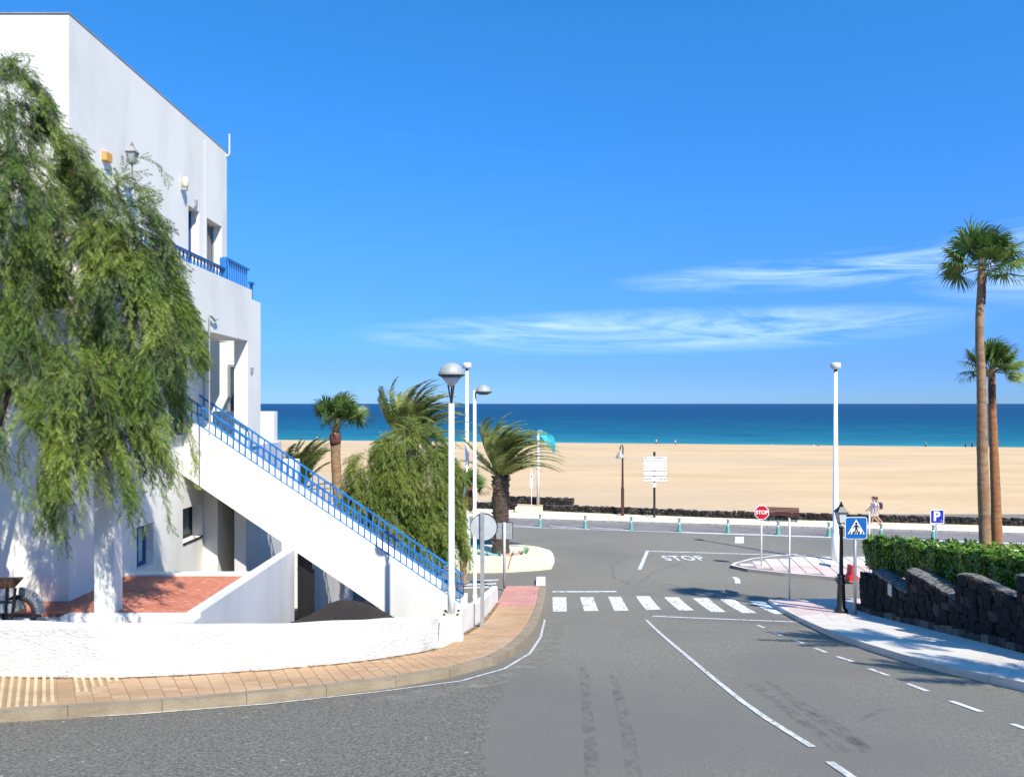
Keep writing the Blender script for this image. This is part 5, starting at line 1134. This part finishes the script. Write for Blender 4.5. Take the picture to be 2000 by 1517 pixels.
lob2 = [LB(742, 950, D_, .85, .9, 1.3), LB(800, 905, D_-.1, .95, 1.0, 1.3), LB(845, 960, D_, .62, .8, 1.35), LB(770, 1020, D_-.5, 1.2, .9, 1.0), LB(855, 1030, D_-.5, .42, .7, .7)]
trk = [([b0-Vector((0, 0, .2)), b0+Vector((0, 0, 1.3)), W(795, 1010, D_)], [.24, .2, .16])]+[([W(795, 1010, D_), W(*c)], [.10, .03]) for c in ((720, 950, D_), (800, 880, D_), (860, 950, D_))]
pepper('round weeping pepper tree behind the lower end of the blue stair railing', b0, lob2, 2300, .4, 1.25, np.random.default_rng(4), M['pepper2'], .06, .22, trk, .12, None, ZC-5.6)
# small flowers round the palm foot
fb = thing('flower_bed', 'ring of pale blue and pink painted stones with green succulents round the date palm foot', 'flower bed', pbase)
rnd = random.Random(3); stn = rock(77).mesh('stone', M['flower_blue']); stp = rock(78).mesh('stone', M['flower_pink'])
for k in range(26):
    a = R(190+160*k/25+rnd.uniform(-3, 3)); me = stn if k < 13 else stp; link('stone', me, fb, (1.0*math.cos(a), .8*math.sin(a)-.1, .04), (0, 0, a), (.22, .16, .15))
for k in range(9):
    a = R(170+200*k/8); c = Vector((1.25*math.cos(a), .95*math.sin(a), 0)); b_ = MB()
    for j in range(12): t = rnd.uniform(0, 6.28); b_.add([c+Vector((.03*math.cos(t+1.5), .03*math.sin(t+1.5), 0)), c-Vector((.03*math.cos(t+1.5), .03*math.sin(t+1.5), 0)), c+Vector((.22*math.cos(t), .22*math.sin(t), rnd.uniform(.15, .42)))], [(0, 1, 2)])
    b_.build('succulent', M['aloe'], fb, recalc=False, org=None)

# ------------------------------------------------------------------ people
def person(label, loc, rz, h_, pose, shirt, shorts, voxel=.012, hat=None, pack=None, group=None, bare=False):
    """local frame: faces +x, left is +y"""
    rt = thing('person', label, 'person', loc, rz, group); k = h_/1.72
    if pose == 'walk': hip = (0, 0, .90); kn = [(.20, .09, .50), (-.06, -.09, .47)]; an = [(.30, .09, .09), (-.36, -.09, .16)]; el_ = [(-.14, .24, 1.10), (.10, -.24, 1.10)]; ha = [(-.10, .27, .86), (.28, -.24, .92)]; toe = [(.44, .09, .05), (-.24, -.09, .03)]
    elif pose == 'sit': hip = (0, 0, .14); kn = [(.38, .12, .42), (.38, -.12, .42)]; an = [(.58, .12, .08), (.58, -.12, .08)]; el_ = [(-.16, .26, .34), (-.16, -.26, .34)]; ha = [(-.28, .26, .06), (-.28, -.26, .06)]; toe = [(.72, .12, .04), (.72, -.12, .04)]
    else: hip = (0, 0, .90); kn = [(.03, .10, .48), (.0, -.10, .48)]; an = [(.0, .11, .08), (-.02, -.11, .08)]; el_ = [(-.03, .27, 1.12), (-.03, -.27, 1.12)]; ha = [(.06, .27, .86), (.06, -.27, .86)]; toe = [(.15, .12, .03), (.13, -.12, .03)]
    V = Vector; hip = V(hip); ch = hip+V((-.02 if pose != 'sit' else -.10, 0, .46)); nk = ch+V((.01, 0, .12)); hd = nk+V((.02, 0, .14)); b_ = MB()
    t = lambda pts, rr, n=10: b_.tube([V(p)*k for p in pts], [r_*k for r_ in rr], n)
    t([hip-V((0, 0, .06)), hip+V((0, 0, .06)), hip+V((0, 0, .22)), ch-V((0, 0, .06)), ch+V((0, 0, .04))], [.12, .135, .115, .145, .10], 12)
    t([ch+V((0, .12, -.02)), ch+V((0, .17, 0))], [.075, .06]); t([ch+V((0, -.12, -.02)), ch+V((0, -.17, 0))], [.075, .06])
    t([ch, nk+V((0, 0, .05))], [.06, .05]); b_.lathe([(.02*k, -.13*k), (.06*k, -.10*k), (.082*k, -.02*k), (.088*k, .05*k), (.06*k, .11*k), (.02*k, .13*k)], 12, hd*k)
    t([hd+V((.07, 0, .02)), hd+V((.105, 0, -.025))], [.012, .016], 6)
    for s_ in (0, 1):
        sy = 1 if s_ == 0 else -1; hp = hip+V((0, .085*sy, -.02))
        t([hp, (hp+V(kn[s_]))/2, kn[s_]], [.095, .085, .058]); t([kn[s_], V(kn[s_]).lerp(V(an[s_]), .35), an[s_]], [.055, .058, .035]); t([an[s_], toe[s_]], [.04, .032]); t([V(an[s_])+V((-.04, 0, -.04)), an[s_]], [.035, .04])
        sh = ch+V((0, .17*sy, 0)); t([sh, el_[s_]], [.052, .04]); t([el_[s_], ha[s_]], [.038, .025]); e = V(ha[s_]); d = (e-V(el_[s_])).normalized()
        t([e, e+d*.09], [.028, .034]); 
        for f_ in range(4): t([e+d*.07+V((.022*(f_-1.5), 0, 0)), e+d*(.165-.012*abs(f_-1.3))+V((.024*(f_-1.5)+.01, 0, 0))], [.011, .009], 6)
        t([e+d*.03, e+d*.09+V((.05, 0, 0))], [.013, .010], 6)
    bo = b_.build('body', M['skin'], rt, True, org=None); rm = bo.modifiers.new('skin', 'REMESH'); rm.mode = 'VOXEL'; rm.voxel_size = voxel*k; rm.use_smooth_shade = True; sm = bo.modifiers.new('soften', 'SMOOTH'); sm.iterations = 3
    if not bare:
        c_ = MB(); t2 = lambda pts, rr, n=12: c_.tube([V(p)*k for p in pts], [r_*k for r_ in rr], n)
        t2([hip+V((0, 0, .0)), hip+V((0, 0, .22)), ch-V((0, 0, .05)), ch+V((0, 0, .06))], [.165, .15, .17, .115]); t2([ch+V((0, .10, 0)), V(el_[0])*.55+(ch+V((0, .17, 0)))*.45], [.085, .065]); t2([ch+V((0, -.10, 0)), V(el_[1])*.55+(ch+V((0, -.17, 0)))*.45], [.085, .065])
        o = c_.build('shirt', shirt, rt, True, org=None); rm = o.modifiers.new('cloth', 'REMESH'); rm.mode = 'VOXEL'; rm.voxel_size = max(voxel, .014)*k; rm.use_smooth_shade = True
    c_ = MB(); t2 = lambda pts, rr, n=12: c_.tube([V(p)*k for p in pts], [r_*k for r_ in rr], n)
    t2([hip-V((0, 0, .04)), hip+V((0, 0, .09))], [.15, .15]); 
    for s_ in (0, 1): hp = hip+V((0, .08*(1-2*s_), -.02)); t2([hp, hp.lerp(V(kn[s_]), .85)], [.115, .10])
    o = c_.build('shorts', shorts, rt, True, org=None); rm = o.modifiers.new('cloth', 'REMESH'); rm.mode = 'VOXEL'; rm.voxel_size = max(voxel, .014)*k; rm.use_smooth_shade = True
    hr = MB().lathe([(.075*k, -.03*k), (.095*k, .04*k), (.075*k, .12*k), (.03*k, .15*k)], 12, (hd+V((-.025, 0, .01)))*k)
    if hat: hr.box((hd.x+.04)*k, (hd.x+.16)*k, -.06*k, .06*k, (hd.z+.055)*k, (hd.z+.07)*k)
    hr.build('hat' if hat else 'hair', hat or M['hair'], rt, True, org=None)
    for s_ in (-1, 1): MB().lathe([(.004, -.008), (.009, 0), (.004, .008)], 6, ((hd.x+.082)*k, .03*s_*k, (hd.z+.015)*k)).build('eye', M['black'], rt, org=None)
    if pack: 
        pk = thing('backpack', pack, 'backpack', loc, rz); a = ch*k; MB().lathe([(.10, -.36), (.15, -.30), (.16, -.08), (.13, .03), (.05, .07)], 12, (a.x-.20, 0, a.z)).build('bag', M['dark_cloth'], pk, True, org=None)
        for s_ in (-1, 1): MB().tube([(a.x-.12, .09*s_, a.z+.04), (a.x+.02, .10*s_, a.z+.10), (a.x+.15, .10*s_, a.z-.04), (a.x+.02, .12*s_, a.z-.28)], .018, 6).build('strap', M['dark_cloth'], pk, org=None)
    return rt
ang = math.atan2(-U.y, -U.x)
q = PR(prom_at(1706, 5.7), 5.7); person('person in a pale lilac shirt and dark cap walking left along the promenade', (q.x, q.y, g(q.y)+.12), ang, 1.74, 'walk', M['pale_shirt'], M['khaki'], hat=M['dark_cloth'])
q = PR(prom_at(1711.5, 6.4), 6.4); person('person with a dark backpack walking just behind the one in the lilac shirt', (q.x, q.y, g(q.y)+.12), ang, 1.66, 'walk', M['white_cloth'], M['white_cloth'], pack='dark backpack worn by the rear walker on the promenade')
def shore_pt(px, n):
    A_ = SA+SN*n; k = (px-CX)/F; t = (k*A_.y-A_.x)/(SU.x-k*SU.y); return A_+SU*t
for px, n, pose, h_, sh, so2, lab in ((1282, -3, 'stand', 1.75, M['white_cloth'], M['navy_cloth'], 'person in a white top and dark shorts standing at the waterline above the signpost'),
    (1319, -4, 'stand', 1.7, M['white_cloth'], M['dark_cloth'], 'person standing at the waterline beside someone sitting, right of the signpost'),
    (1310, -6, 'sit', 1.7, M['pale_shirt'], M['khaki'], 'person sitting on the sand next to the one standing right of the signpost'),
    (1508, -4, 'sit', 1.75, M['pale_shirt'], M['flower_pink'], 'pinkish sunbather sitting alone near the water above the STOP sign'),
    (1535, -4, 'sit', 1.1, M['white_cloth'], M['white_cloth'], 'small child sitting at the waterline to the right of the pinkish sunbather'),
    (1589, -4, 'sit', 1.7, M['white_cloth'], M['khaki'], 'left one of two people sitting together near the tall lamp mast'),
    (1597, -4, 'sit', 1.75, M['dark_cloth'], M['navy_cloth'], 'right darker one of two people sitting together near the tall lamp mast'),
    (1808, -3, 'stand', 1.7, M['turq'], M['dark_cloth'], 'person standing alone at the waterline left of the palms'),
    (1886, -3, 'stand', 1.5, M['dark_cloth'], M['navy_cloth'], 'shorter one of two people standing at the water beside the palms'),
    (1899, -3, 'stand', 1.75, M['navy_cloth'], M['dark_cloth'], 'taller one of two people standing at the water beside the palms'),
    (619, -4, 'stand', 1.75, M['white_cloth'], M['khaki'], 'lone person standing at the waterline left of the fan palm')):
    q = shore_pt(px, n+1.0); person(lab, (q.x, q.y, ZC-10.42), R(200), h_, pose, sh, so2, voxel=.03)
# beach sand reaches them
# two parked bits of furniture behind the stair: white wall with blue railing of the next garden
gw = thing('garden_wall', 'white wall of the next garden glimpsed through the blue stair railing', 'wall', W(575, 960, 22)); 
MB().box(W(545, 960, 22).x, W(580, 960, 22).x, 22.0, 22.3, g(22)-.2, Zp(897, 22)).build('wall_body', M['plaster'], gw)


# lettering becomes real meshes
dg = bpy.context.evaluated_depsgraph_get()
for o in TEXTS:
    me = bpy.data.meshes.new_from_object(o.evaluated_get(dg)); n = bpy.data.objects.new(o.name, me); C.objects.link(n); n.parent = o.parent; n.location = o.location; n.rotation_euler = o.rotation_euler; n.scale = o.scale
    for k_ in o.keys(): n[k_] = o[k_]
    nm = o.name; bpy.data.objects.remove(o); n.name = nm
